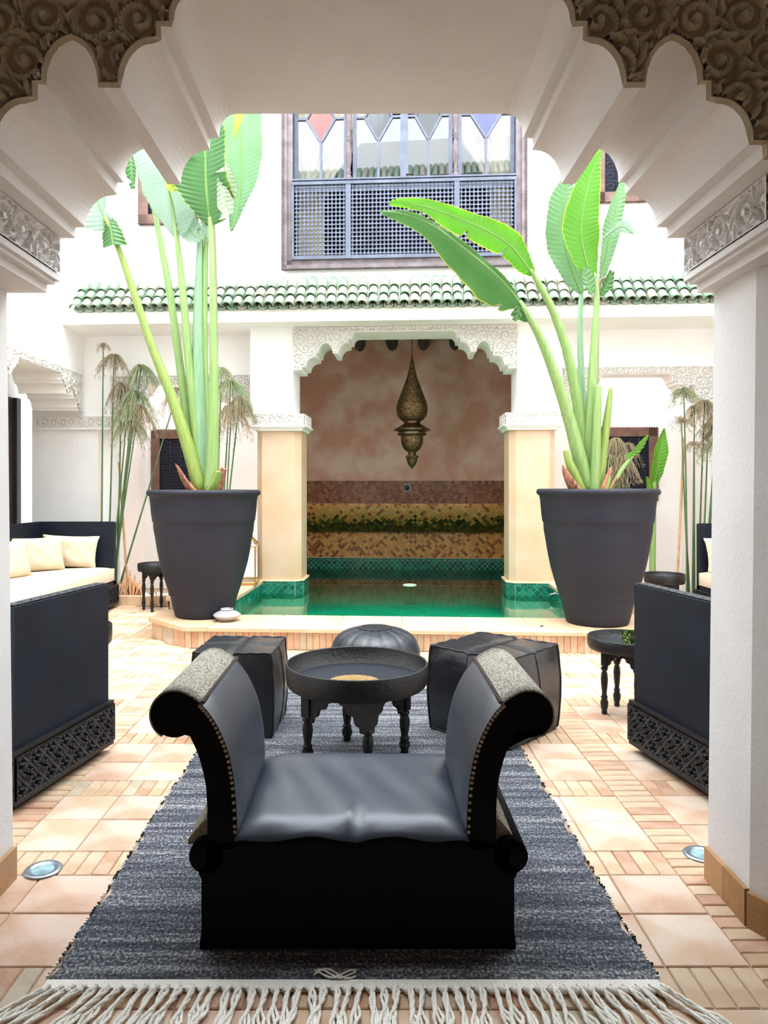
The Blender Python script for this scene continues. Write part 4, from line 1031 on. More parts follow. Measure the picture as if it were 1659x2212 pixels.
# candle holder
ch = thing('candle_holder', 'square green patterned candle holder with lit candle on the right tray table', 'candle holder', (1.625, 4.42, .4245), .2)
w_ = .052; m = MB(); 
for an in range(4):
    c, s = math.cos(an*PI/2), math.sin(an*PI/2)
    m.prism([(-w_,0),(w_,0),(w_,.085),(-w_,.085)], lambda x, z: (x*c-(w_-.004)*s, x*s+(w_-.004)*c, z), lambda x, z: (x*c-w_*s, x*s+w_*c, z))
m.box(-w_, w_, -w_, w_, 0, .006); m.build('body', mat('green_painted_glass', (70,92,32), .3, col2=(24,34,16), scale=40, mix=(.47,.53)), ch)
m = MB()
for an in range(4):
    c, s = math.cos(an*PI/2), math.sin(an*PI/2)
    for cx, cz in ((-.025,.062),(.025,.062),(0,.042),(-.025,.022),(.025,.022)):
        m.tube([((cx+.012*math.cos(q))*c-(w_+.001)*s, (cx+.012*math.cos(q))*s+(w_+.001)*c, cz+.012*math.sin(q)) for q in np.linspace(0,2*PI,11)], .0022, 4)
m.build('scroll_pattern', mat('lime_enamel', (150,170,60), .3), ch)
m = MB(); m.lathe([(0,.006),(.02,.006),(.02,.025),(0,.025)], 0, 0, 14); m.build('candle', M['wick'], ch)
m = MB(); m.lathe([(0,.026),(.004,.032),(.003,.04),(0,.05)], 0, 0, 8); m.build('flame', M['flame'], ch)
ch2 = thing('candle_holder', 'small dark candle holder with lit candle on the far left tray table', 'candle holder', (-2.33, 8.10, .465), 0)
m = MB(); m.lathe([(0,0),(.04,0),(.045,.03),(.045,.075),(.038,.075),(.036,.01),(0,.01)], 0, 0, 14); m.build('body', M['brass_plain'], ch2)
m = MB(); m.lathe([(0,.06),(.008,.065),(.006,.08),(0,.10)], 0, 0, 8); m.build('flame', M['flame'], ch2)

# ---- poufs
def cube_pouf(label, cx, cy, z0, a, H, rz, mt, seed):
    r = random.Random(seed); t = thing('pouf', label, 'pouf', (cx, cy, z0), rz); n = 18
    def P_(x, y, z):
        d = math.hypot(0,0); ax, ay, az = abs(x), abs(y), abs(z)
        k = .045
        bx = k*(1-y*y)*(1-z*z)*(1 if ax > .999 else 0); by = k*(1-x*x)*(1-z*z)*(1 if ay > .999 else 0); bz = k*.55*(1-x*x)*(1-y*y)*(1 if az > .999 else 0)
        wv = .006*math.sin(7*x+5*z+seed)*math.sin(6*y+3*z)+.005*math.sin(13*z+4*x+seed)*math.sin(9*x-5*y)
        s2 = 1.0+.05*math.cos(z*PI/2)-.01
        X, Y, Z = (x*(1+bx*2)*s2+wv)*a, (y*(1+by*2)*s2+wv)*a, ((z+1)/2*H)+(bz*H*.9+wv*a if z > .99 else 0)
        # pinched seams on face centres
        if z > .99: Z -= .010*(math.exp(-(x/.05)**2)+math.exp(-(y/.05)**2))
        return (X, Y, Z)
    m = MB()
    for f in range(6):
        ax = f//2; sg = 1 if f % 2 else -1; vs = []
        for j in range(n+1):
            for i in range(n+1):
                p = [0,0,0]; p[ax] = sg; p[(ax+1)%3] = -1+2*i/n; p[(ax+2)%3] = -1+2*j/n; vs.append(P_(*p))
        q = [(j*(n+1)+i, j*(n+1)+i+1, (j+1)*(n+1)+i+1, (j+1)*(n+1)+i) for j in range(n) for i in range(n)]
        m.add(vs, q if sg > 0 else [x[::-1] for x in q], 0, True)
    m.build('leather_body', mt, t)
    m = MB(); ts = np.linspace(-1, 1, 19)
    for u in (-1,1):
        for v in (-1,1):
            for k in range(3):
                pts = []
                for q in ts:
                    p = [0,0,0]; p[k] = q; p[(k+1)%3] = u; p[(k+2)%3] = v
                    pp = Vector(P_(*p)); pp.z = max(pp.z, .006); pts.append(pp+Vector((0,0,.002*math.sin(q*17))))
                m.tube(pts, .0062, 6)
    m.build('edge_piping', M['stitch'], t)
    m = MB()
    for k in (0,1):
        pts = []
        for q in np.linspace(-1,1,19):
            p = [0,0,1]; p[k] = q; pts.append(Vector(P_(*p))+Vector((0,0,.0015)))
        m.tube(pts, .0028, 5)
    for k, sg in ((0,-1),(0,1),(1,-1),(1,1)):
        pts = []
        for q in np.linspace(-1,1,19):
            p = [0,0,q]; p[k] = sg; pp = Vector(P_(*p)); n_ = Vector((0,0,0)); n_[k] = sg*.001; pts.append(pp+n_)
        m.tube(pts, .0028, 5)
    m.build('panel_seam', M['stitch'], t)
cube_pouf('square black leather pouf left of the round tray table', -.745, 4.22, .009, .222, .465, math.radians(-3), M['leather'], 1)
cube_pouf('larger black leather cube pouf turned cornerwise, right of the round tray table', .722, 4.16, .009, .262, .475, math.radians(47), M['leather'], 4)
rp = thing('pouf', 'round grey-black leather pouf with petal seams behind the tray table', 'pouf', (.045, 5.20, 0))
m = MB(); prof = [(0,.002),(.22,.002),(.27,.02),(.315,.10),(.325,.17),(.315,.25),(.28,.315),(.22,.355),(.15,.375),(.12,.380),(.10,.386),(0,.390)]
sp2 = smooth_path(prof, 26); sp2 = [(max(0,a), b) for a, b in sp2]; vs = []; seg = 96
for r_, z in sp2:
    for k in range(seg):
        q = 2*PI*k/seg; e = abs(math.sin(q*7)); f = .965+.035*min(1, e*2.2)**.7 if .12 < r_ else 1
        vs.append((r_*f*math.cos(q), r_*f*math.sin(q), z-(0 if r_ < .12 or z < .1 else .010*(1-min(1,e*2.5)))))
m.add(vs, [(i*seg+k, i*seg+(k+1)%seg, (i+1)*seg+(k+1)%seg, (i+1)*seg+k) for i in range(len(sp2)-1) for k in range(seg)], 0, True); m.build('leather_body', M['pouf_round'], rp)
m = MB(); m.tube([(.118*math.cos(q), .118*math.sin(q), .382) for q in np.linspace(0,2*PI,41)], .004, 6); m.build('centre_seam', M['stitch'], rp)
m = MB()
for k in range(14):
    q = PI*k/7; m.tube([(r_*.968*math.cos(q), r_*.968*math.sin(q), z-.009) for r_, z in sp2 if r_ > .125 and z > .1], .003, 5)
q = m.build('petal_seams', M['stitch'], rp); q['kind'] = 'stuff'

# ---- sofas: black boxes with fretwork plinth and cream cushions
def sofa(label, loc, rz, W, D, H, cushion=True, seat=.30, arms=(1,1), cream=None):
    """origin: centre of the back, front towards -Y ... local x along the width, y from back (0) to front (-D)"""
    t = thing('sofa', label, 'sofa', loc, rz); th = .075; ph = .27
    m = MB(); m.bbox(-W/2+.0, W/2, -th, 0, .26, H, .003); m.build('back', M['navy'], t)
    for k, sx in enumerate((-1,1)):
        if arms[k]:
            x0, x1 = (-W/2, -W/2+th) if sx < 0 else (W/2-th, W/2)
            m = MB(); m.bbox(x0, x1, -D, -th-.001, .26, H, .003); a = m.build('arm', M['navy'], t)
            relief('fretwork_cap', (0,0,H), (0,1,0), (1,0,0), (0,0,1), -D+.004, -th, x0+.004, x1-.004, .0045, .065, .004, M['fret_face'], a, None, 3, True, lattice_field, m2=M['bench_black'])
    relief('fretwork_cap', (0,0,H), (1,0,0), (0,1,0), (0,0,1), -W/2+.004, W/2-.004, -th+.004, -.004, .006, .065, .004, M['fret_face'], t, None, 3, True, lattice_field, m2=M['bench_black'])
    # plinth with fretwork on all four sides
    pr = .02
    m = MB(); m.box(-W/2-pr+.01, W/2+pr-.01, -D-pr+.01, pr-.01, .045, ph-.012)
    m.box(-W/2-pr, W/2+pr, -D-pr, pr, ph-.02, ph); m.box(-W/2-pr, W/2+pr, -D-pr, pr, .040, .062); m.box(-W/2+.03, W/2-.03, -D+.03, -.03, 0, .045)
    pl = m.build('plinth', M['black_wood'], t)
    st = .0035 if W < 1.6 else .007
    for O, U, N, L0, L1 in (((0,-D-pr+.008,0),(1,0,0),(0,-1,0),-W/2-pr,W/2+pr), ((0,pr-.008,0),(1,0,0),(0,1,0),-W/2-pr,W/2+pr),
                            ((-W/2-pr+.008,0,0),(0,1,0),(-1,0,0),-D-pr,pr), ((W/2+pr-.008,0,0),(0,1,0),(1,0,0),-D-pr,pr)):
        relief('fretwork', O, U, (0,0,1), N, L0, L1, .062, ph-.02, st, .105, .016, M['fret_face'], pl, None, 3, True, lattice_field, m2=M['bench_black'])  # openings coloured black, standing in for the shade inside the piercing
    if cushion:
        m = MB(); x0, x1 = -W/2+(th if arms[0] else 0)+.005, W/2-(th if arms[1] else 0)-.005
        nx, ny = 30, 16; vs = []; z0 = ph+.03; z1 = seat+.19
        for zz in (0,1):
            for j in range(ny+1):
                for i in range(nx+1):
                    s, q = -1+2*i/nx, -1+2*j/ny; e = (1-s**10)*(1-q**10)
                    vs.append((x0+(x1-x0)*(s+1)/2, -D-.01+(D-th)*(q+1)/2, (z0+.02*(1-e) if not zz else z1-.035*(1-e)+.006*math.sin(4*s+2*q))))
        n1 = nx+1; o2 = n1*(ny+1)
        fs = [(o2+j*n1+i, o2+j*n1+i+1, o2+(j+1)*n1+i+1, o2+(j+1)*n1+i) for j in range(ny) for i in range(nx)]
        fs += [(i, i+1, o2+i+1, o2+i) for i in range(nx)]+[(ny*n1+i+1, ny*n1+i, o2+ny*n1+i, o2+ny*n1+i+1) for i in range(nx)]
        fs += [((j+1)*n1, j*n1, o2+j*n1, o2+(j+1)*n1) for j in range(ny)]+[(j*n1+nx, (j+1)*n1+nx, o2+(j+1)*n1+nx, o2+j*n1+nx) for j in range(ny)]
        m.add(vs, fs, 0, True); m.build('seat_cushion', M['pillow'], t)
        m = MB(); m.box(-W/2+.01, W/2-.01, -D, -.01, ph-.01, z0+.005); m.build('seat_board', M['navy'], t)
    return t
# near sofas, arm panels facing the middle of the courtyard
aL = math.radians(12)
def near_sofa(sg, label):
    # outer face of the inner arm runs from p0 (near) to p1 (far)
    p0 = Vector((sg*1.512, 3.08, 0)); p1 = Vector((sg*1.375, 3.80, 0))
    if sg > 0: p0.x = 1.535; p1.x = 1.40
    d = (p1-p0).normalized(); n = Vector((sg*d.y, -sg*d.x, 0)); n = n if n.x*sg > 0 else -n      # away from the middle
    W, D = 1.25, .74; back_c = p0+n*(W/2+.0); rz = math.atan2(-d.x, d.y)+PI                       # front (-y local) towards d
    return sofa(label, back_c, rz, W, D, .885)
near_sofa(-1, 'black box sofa seen from its arm at the near left, with fretwork plinth')
near_sofa(1, 'black box sofa seen from its arm at the near right, with fretwork plinth')
far_l = sofa('long black box sofa with cream cushion under the left arcade', (-3.84, 7.27, 0), PI/2, 2.20, .91, .985, seat=.295, arms=(0,1))
far_r = sofa('long black box sofa with cream cushion at the far right', (4.52, 7.06, 0), -PI/2, 1.80, .91, .985, seat=.295, arms=(1,0))

def pillow(label, loc, rx, ry, rz, w_, h_, t_, seed):
    n = 22; vs = []; m = MB()
    for side in (-1, 1):
        for j in range(n+1):
            for i in range(n+1):
                s, q = -1+2*i/n, -1+2*j/n
                e = max(0, (1-s**4)*(1-q**4))**.55
                pin = 1-.07*(1-s*s)*abs(q)**3 ; pin2 = 1-.07*(1-q*q)*abs(s)**3
                wr = .006*math.sin(s*9+seed)*math.sin(q*7+seed)*e+.010*math.sin((s-q)*11+seed)*max(0, abs(s)+abs(q)-1.2)
                vs.append((s*w_/2*pin2, side*(t_/2*e)+wr, q*h_/2*pin))
    n1 = n+1; o2 = n1*n1
    fs = [(j*n1+i, j*n1+i+1, (j+1)*n1+i+1, (j+1)*n1+i) for j in range(n) for i in range(n)]
    fs += [(o2+j*n1+i+1, o2+j*n1+i, o2+(j+1)*n1+i, o2+(j+1)*n1+i+1) for j in range(n) for i in range(n)]
    m.add(vs, fs, 0, True); o = m.build('pillow', M['pillow'], None, loc, (rx, ry, rz)); tag(o, label, 'pillow')
pillow('cream oblong pillow leaning on the far arm of the left arcade sofa', (-3.37, 8.12, .665), math.radians(-14), .03, 0, .64, .37, .17, 1)
pillow('cream pillow against the back of the left arcade sofa, middle of three', (-3.56, 7.75, .665), math.radians(-12), .0, math.radians(38), .56, .38, .17, 2)
pillow('cream pillow on the left arcade sofa nearest the white pillar', (-3.60, 7.15, .66), math.radians(-14), .0, math.radians(70), .58, .40, .17, 3)
pillow('cream oblong pillow on the far right sofa', (3.92, 7.72, .665), math.radians(-14), -.03, math.radians(-4), .62, .38, .17, 4)

# ---- recessed floor lights
def floor_light(label, x, y):
    t = thing('floor_light', label, 'light', (x, y, .0))
    m = MB(); m.lathe([(.066,.0),(.066,.004),(.060,.008),(.046,.008),(.041,.004),(.038,.0035)], 0, 0, 30); m.build('ring', M['steel'], t)
    m = MB(); m.lathe([(0,.0045),(.025,.0042),(.041,.0035)], 0, 0, 24); m.build('lens', mat('lens_glass', (168,196,200), .15, col2=(120,150,156), scale=16), t)
    for k in range(3):
        q = 1+k*2.09; m = MB(); m.lathe([(0,.0085),(.003,.008),(.004,.0065)], .053*math.cos(q), .053*math.sin(q), 8); m.build('screw', M['chain'], t)
floor_light('round steel floor light beside the left pillar', -1.187, 2.63)
floor_light('round steel floor light beside the right pillar', 1.262, 2.74)

# ---- pots
potp = [(.0,0),(.245,.0),(.258,.015),(.275,.08),(.295,.17),(.330,.27),(.362,.38),(.388,.48),(.411,.59),(.428,.69),(.440,.78),(.447,.846),(.457,.858),(.459,.88),(.463,.93),(.468,.98),(.474,1.04),(.478,1.075),(.492,1.085),(.503,1.10),(.503,1.118),(.494,1.132),(.478,1.134),(.468,1.12),(.455,1.06),(.0,1.055)]
def potted(label, cx, cy, sc):
    t = thing('potted_banana_plant', label, 'plant', (cx, cy, .186))
    m = MB(); m.lathe([(r_*sc, z*sc) for r_, z in potp[:-1]], 0, 0, 64)
    for i in range(len(m.v)):
        x, y, z = m.v[i]; k = 1+.004*math.sin(z*40)+.002*math.sin(z*95); m.v[i] = (x*k, y*k, z)
    m.build('pot', M['pot'], t)
    m = MB(); m.lathe([(0,1.075*sc),(.2*sc,1.072*sc),(.462*sc,1.06*sc)], 0, 0, 32); m.build('soil', M['soil'], t)
    return t
LP = (-1.55, 6.80, 1.0); RP = (2.035, 6.44, 1.0)
potL = potted('tall grey-black pot with a long-stemmed banana plant on the left of the platform', LP[0], LP[1], 1.04)
potR = potted('tall grey-black pot with a banana plant of two arching leaves on the right', RP[0], RP[1], 1.05)
def ploc(t, p): return Vector(p)-Vector(t.location)
def stem(t, pts, m, name='stem', flat=1.0):   # (px,py,Y,r px)
    sp3 = smooth_path(pts, 20); P3 = [ploc(t, at(a, b2, y)) for a, b2, y, r_ in sp3]; R3 = [max(.003, r_*y/F) for a, b2, y, r_ in sp3]
    mb = MB(); mb.tube(P3, R3, 12, flat=flat); return mb.build(name, m, t)
def leaf(t, pts, wl, wr, mt, name='leaf', tl=.25, tr_=.25, tears=(), ruf=.008, N=110, rib=.006, ribm=None):
    sp3 = smooth_path(pts, N+1); tt = np.linspace(0,1,N+1); ww = 7
    WL = np.interp(tt, np.linspace(0,1,len(wl)), wl); WR = np.interp(tt, np.linspace(0,1,len(wr)), wr)
    for c, hw, side, dep in tears:
        k = np.clip(1-np.abs(tt-c)/hw, 0, 1); 
        if side < 0: WL = WL*(1-dep*k)
        else: WR = WR*(1-dep*k)
    vs = []; uv = []; mb = MB(); mid = []
    Lw = 0
    for i in range(N+1):
        a, b2, y = sp3[i]; i0, i1 = max(0,i-2), min(N,i+2); dx, dy = sp3[i1][0]-sp3[i0][0], sp3[i1][1]-sp3[i0][1]; l = math.hypot(dx, dy) or 1
        nx, ny = -dy/l, dx/l       # one side in the image
        if i: Lw += (Vector(at(*sp3[i]))-Vector(at(*sp3[i-1]))).length
        mid.append(ploc(t, at(a, b2, y)))
        row = [(-1, WL[i], tl, k) for k in range(ww, 0, -1)]+[(0,0,0,0)]+[(1, WR[i], tr_, k) for k in range(1, ww+1)]
        for sd, wd, ti, k in row:
            f = k/ww; jit = (1+.03*math.sin(i*.43+sd)*math.sin(i*.19+2*sd)) if k >= ww-1 else 1
            sx_ = sd*wd*f*jit; back = .35*f*wd          # the veins run forward
            p = at(a+nx*sx_+dx/l*back*.3, b2+ny*sx_+dy/l*back*.3, y)
            off = wd*y/F*(ti*f*f*1.4)+ruf*math.sin(Lw*150-f*4)*f+ruf*2.0*f*f*math.sin(Lw*14+sd*2)
            p = ploc(t, Vector((p.x, p.y-off, p.z))); vs.append(p); uv.append((Lw, sd*f))
    n1 = 2*ww+1
    mb.add(vs, [(i*n1+k, i*n1+k+1, (i+1)*n1+k+1, (i+1)*n1+k) for i in range(N) for k in range(n1-1)], 0, True); mb.uv = uv
    o = mb.build(name, mt, t)
    if rib:
        m2 = MB(); m2.tube([p+Vector((0,-.003,0)) for p in mid[::3]], [rib*(1-.75*q) for q in np.linspace(0,1,len(mid[::3]))], 6); m2.build('midrib', ribm or M['petiole'], o)
    return o
# left plant: stalks
Y = LP[1]
stem(potL, [(436,1066,Y-.05,17),(405,960,Y-.08,14),(368,850,Y-.12,11),(325,740,Y-.16,9),(285,620,Y-.2,8),(250,520,Y-.25,6),(226,468,Y-.28,4)], M['petiole_y'])
stem(potL, [(434,1066,Y+.03,15),(410,940,Y+.05,11),(390,800,Y+.08,9),(368,640,Y+.1,8),(350,540,Y+.12,7),(332,448,Y+.14,5)], M['petiole'])
stem(potL, [(440,1066,Y-.02,14),(425,940,Y-.02,11),(408,780,Y-.02,9),(396,640,Y-.02,8),(385,540,Y-.03,6),(380,500,Y-.04,5),(366,420,Y-.05,4)], M['petiole'])
stem(potL, [(440,1066,Y,18),(432,940,Y,15),(427,760,Y+.02,12),(430,600,Y+.05,9),(434,480,Y+.06,6)], M['petiole_b'])
stem(potL, [(448,1066,Y+.05,14),(444,900,Y+.06,9),(442,740,Y+.05,7),(443,600,Y+.05,6),(446,500,Y+.05,5)], M['petiole'])
stem(potL, [(456,1066,Y-.10,17),(460,960,Y-.12,13),(462,800,Y-.14,10),(459,620,Y-.16,7),(456,500,Y-.17,6),(453,470,Y-.17,5)], M['petiole'])
stem(potL, [(462,1010,Y+.1,5),(466,800,Y+.08,5),(464,600,Y+.05,5),(461,470,Y+.03,4)], M['petiole_p'])
for pts in ([(425,1072,Y-.12,16),(400,1040,Y-.18,12),(385,1012,Y-.22,6),(379,1002,Y-.24,1)], [(462,1072,Y-.10,14),(472,1045,Y-.14,12),(480,1020,Y-.16,9),(484,1012,Y-.17,7)]):
    stem(potL, pts, M['sheath'], 'cut_sheath', .45)
stem(potL, [(452,1070,Y-.13,14),(466,1045,Y-.16,12),(474,1018,Y-.18,9)], M['petiole_y'], 'cut_stalk', .5)
# left plant: leaves
leaf(potL, [(244,502,Y-.26),(232,480,Y-.27),(218,452,Y-.28),(208,426,Y-.28),(200,395,Y-.28),(196,360,Y-.26)], [6,44,42,34,24,3], [2,10,14,26,18,2], M['leaf_pale'], tears=((.35,.03,1,.9),))
leaf(potL, [(232,470,Y-.27),(240,500,Y-.30),(244,529,Y-.33)], [10,22,30], [9,26,27], M['leaf_dark'], 'drooping_leaf_tip', tl=-.3, tr_=-.3, ribm=M['petiole'])
leaf(potL, [(383,512,Y-.05),(376,460,Y-.07),(368,425,Y-.10),(358,390,Y-.14),(338,350,Y-.16),(318,312,Y-.16),(300,280,Y-.14)], [6,42,54,62,48,36,4], [18,60,58,20,24,20,4], M['leaf_pale'], tl=-.25, tr_=.2, ribm=M['petiole_y'])
leaf(potL, [(283,336,Y+.02),(284,368,Y+.0),(288,408,Y-.02)], [5,12,6], [10,14,5], M['leaf_dark'], 'folded_leaf_edge', tears=((.75,.08,1,.8),(.9,.05,-1,.7)), rib=0)
leaf(potL, [(404,455,Y-.02),(408,492,Y-.04),(425,512,Y-.06),(446,500,Y-.08)], [14,26,16,3], [14,26,14,3], M['leaf_pale'], 'drooping_leaf_lobe', rib=0)
leaf(potL, [(436,452,Y-.10),(442,480,Y-.12),(452,524,Y-.14)], [4,12,4], [6,8,2], M['leaf_pale'], 'drooping_leaf_tip', rib=0)
leaf(potL, [(500,500,Y+.30),(514,450,Y+.32),(520,400,Y+.34),(520,340,Y+.36),(516,270,Y+.38),(510,190,Y+.4),(505,130,Y+.4)], [3,24,34,40,42,34,4], [3,12,38,50,54,42,4], M['leaf_mid'], tl=.1, tr_=.3)
leaf(potL, [(455,488,Y-.17),(449,445,Y-.20),(446,400,Y-.22),(444,350,Y-.24),(442,300,Y-.24),(440,240,Y-.22),(438,190,Y-.2)], [6,42,74,56,48,34,3], [40,62,50,44,50,36,3], M['leaf_dark'], tl=.15, tr_=.25, tears=((.06,.03,1,.5),(.12,.02,1,.35),(.03,.02,1,.6),(.40,.015,1,.5),(.52,.02,-1,.5)), ribm=M['petiole'])
leaf(potL, [(383,402,Y-.25),(369,403,Y-.26),(358,390,Y-.27)], [8,10,1], [22,12,1], M['leaf_yellow'], 'yellowed_leaf_tip', rib=0)
leaf(potL, [(507,300,Y+.0),(512,270,Y+.0),(520,236,Y+.02),(524,190,Y+.02)], [3,7,10,8], [2,6,9,8], M['leaf_yellow'], 'young_leaf', rib=.003)
leaf(potL, [(488,352,Y-.22),(494,380,Y-.24),(500,410,Y-.25),(500,437,Y-.25)], [3,10,14,4], [2,9,12,8], M['leaf_dry'], 'torn_leaf_flap', rib=0)
leaf(potL, [(474,382,Y-.25),(480,410,Y-.26),(488,440,Y-.27),(498,462,Y-.27)], [3,12,20,6], [3,12,20,12], M['leaf_dry'], 'torn_leaf_flap', rib=0)
mb = MB(); P3 = smooth_path([(498,232,Y-.1,9),(492,262,Y-.12,11),(495,300,Y-.14,12),(502,345,Y-.15,10),(508,376,Y-.16,6)], 16); mb.tube([ploc(potL, at(a, b2, y)) for a, b2, y, r_ in P3], [r_*y/F for *_, r_ in P3], 12, flat=.6); mb.build('rolled_dry_leaf', M['leaf_dry'], potL)
# right plant: stalks
Y = RP[1]
stem(potR, [(1272,1064,Y-.08,16),(1252,990,Y-.12,15),(1228,900,Y-.16,13),(1195,800,Y-.22,11),(1165,725,Y-.28,9),(1140,680,Y-.32,7),(1122,650,Y-.34,5)], M['petiole'])
stem(potR, [(1274,1064,Y,15),(1262,960,Y,14),(1246,860,Y-.02,12),(1225,760,Y-.05,10),(1198,680,Y-.08,9),(1168,620,Y-.12,7),(1146,582,Y-.14,5)], M['petiole'])
stem(potR, [(1277,1064,Y+.06,12),(1266,950,Y+.08,9),(1256,820,Y+.1,7),(1253,700,Y+.12,6),(1256,630,Y+.14,5)], M['petiole_b'])
stem(potR, [(1280,1064,Y-.04,16),(1276,960,Y-.06,14),(1280,820,Y-.06,10),(1286,700,Y-.06,7),(1289,640,Y-.06,6),(1285,590,Y-.06,5)], M['petiole'])
stem(potR, [(1284,1064,Y+.12,5),(1288,860,Y+.10,5),(1292,640,Y+.06,4),(1304,600,Y+.04,4)], M['petiole_p'])
stem(potR, [(1284,1066,Y-.14,12),(1288,960,Y-.16,10),(1291,880,Y-.17,8),(1293,832,Y-.17,6)], M['petiole'], 'cut_stalk')
stem(potR, [(1292,1066,Y-.10,13),(1302,980,Y-.12,10),(1312,900,Y-.13,8),(1320,836,Y-.13,4)], M['petiole_y'], 'cut_stalk')
stem(potR, [(1256,1066,Y-.16,12),(1240,1025,Y-.2,11),(1228,995,Y-.22,8),(1222,972,Y-.22,6)], M['petiole_y'], 'cut_stalk')
stem(potR, [(1248,1066,Y-.2,15),(1234,1045,Y-.24,13),(1222,1022,Y-.26,8),(1216,1004,Y-.27,2)], M['sheath'], 'cut_sheath', .5)
stem(potR, [(1302,1066,Y-.18,12),(1310,1045,Y-.2,9),(1318,1018,Y-.2,5),(1322,1008,Y-.2,2)], M['sheath'], 'cut_sheath', .5)
stem(potR, [(1314,1066,Y-.16,7),(1326,1045,Y-.16,6),(1340,1028,Y-.16,4)], M['sheath'], 'cut_sheath', .5)
stem(potR, [(1306,1066,Y-.2,6),(1314,1040,Y-.2,5),(1315,1022,Y-.2,3)], M['petiole_y'], 'cut_stalk')
stem(potR, [(1316,1066,Y-.1,6),(1340,1020,Y-.1,5),(1366,985,Y-.1,4),(1385,962,Y-.1,3)], M['petiole'])
leaf(potR, [(1350,986,Y-.1),(1372,978,Y-.12),(1385,962,Y-.12),(1400,940,Y-.12)], [2,7,9,2], [2,5,7,2], M['leaf_bright'], 'young_leaf', rib=0)
# right plant: leaves
leaf(potR, [(1142,694,Y-.32),(1120,650,Y-.36),(1085,606,Y-.40),(1035,562,Y-.46),(985,522,Y-.52),(940,490,Y-.56),(900,471,Y-.6),(860,460,Y-.62),(822,457,Y-.63)], [3,40,56,50,40,28,20,14,5], [2,6,8,10,8,8,7,6,3], M['leaf_dark'], tl=-.45, tr_=.25, tears=((.10,.02,-1,.6),(.16,.015,-1,.4)), ribm=M['petiole'])
leaf(potR, [(1122,660,Y-.35),(1118,678,Y-.35),(1110,692,Y-.35)], [8,10,4], [10,9,3], M['leaf_dark'], 'torn_leaf_flap', rib=0)
leaf(potR, [(1152,594,Y-.14),(1138,575,Y-.16),(1105,533,Y-.2),(1055,500,Y-.26),(995,474,Y-.32),(930,450,Y-.38),(880,440,Y-.42),(842,437,Y-.44)], [3,18,28,30,30,14,8,4], [3,14,28,26,18,18,10,3], M['leaf_bright'], tl=-.3, tr_=.25, tears=((.30,.012,-1,.6),(.52,.012,-1,.6)))
leaf(potR, [(1257,634,Y+.12),(1244,605,Y+.12),(1226,550,Y+.12),(1216,490,Y+.12),(1217,440,Y+.12),(1225,400,Y+.12),(1232,380,Y+.12)], [2,26,44,40,32,18,3], [2,16,30,30,24,14,3], M['leaf_mid'], tl=.2, tr_=.2)
leaf(potR, [(1284,612,Y-.06),(1268,570,Y-.08),(1256,510,Y-.1),(1260,450,Y-.12),(1274,390,Y-.12),(1290,345,Y-.12),(1300,325,Y-.12)], [4,30,46,38,26,10,2], [3,26,38,34,22,8,2], M['leaf_bright'], tl=.25, tr_=.15)
leaf(potR, [(1300,605,Y+.04),(1308,560,Y+.04),(1320,500,Y+.05),(1332,450,Y+.06),(1342,410,Y+.08),(1350,380,Y+.08)], [4,14,20,18,10,2], [3,14,18,16,10,2], M['leaf_mid'], tl=.2, tr_=.2)
leaf(potR, [(1304,516,Y-.04),(1322,500,Y-.06),(1345,490,Y-.08),(1368,506,Y-.08)], [2,7,12,3], [2,8,14,2], M['leaf_pale'], 'drooping_leaf_tip')
leaf(potR, [(1278,636,Y-.1),(1270,610,Y-.1),(1262,580,Y-.1)], [3,12,8], [3,16,10], M['leaf_mid'], 'small_leaf', rib=0)
leaf(potR, [(1298,640,Y+.0),(1312,615,Y+.0),(1322,585,Y+.0)], [3,12,6], [3,12,6], M['leaf_dark'], 'small_leaf', rib=0)
# young banana shoot in the right bed
yb = thing('banana_shoot', 'young banana shoot with bright upright leaves behind the right pot', 'plant', fromB(2.86, .22, .085))
Yb = 9.0
Yb = yb.location.y
px0 = VX+F*yb.location.x/Yb
stem(yb, [(px0,1262,Yb,7),(px0+2,1150,Yb,6),(px0+4,1060,Yb,5),(px0+8,1010,Yb,4)], M['petiole'])
leaf(yb, [(px0+4,1050,Yb),(px0+10,1020,Yb-.05),(px0+18,975,Yb-.08),(px0+26,925,Yb-.05)], [3,17,15,2], [2,14,15,2], M['leaf_bright'])
leaf(yb, [(px0+3,1090,Yb),(px0-4,1060,Yb-.05),(px0-12,1030,Yb-.08)], [3,10,2], [2,10,2], M['leaf_bright'])

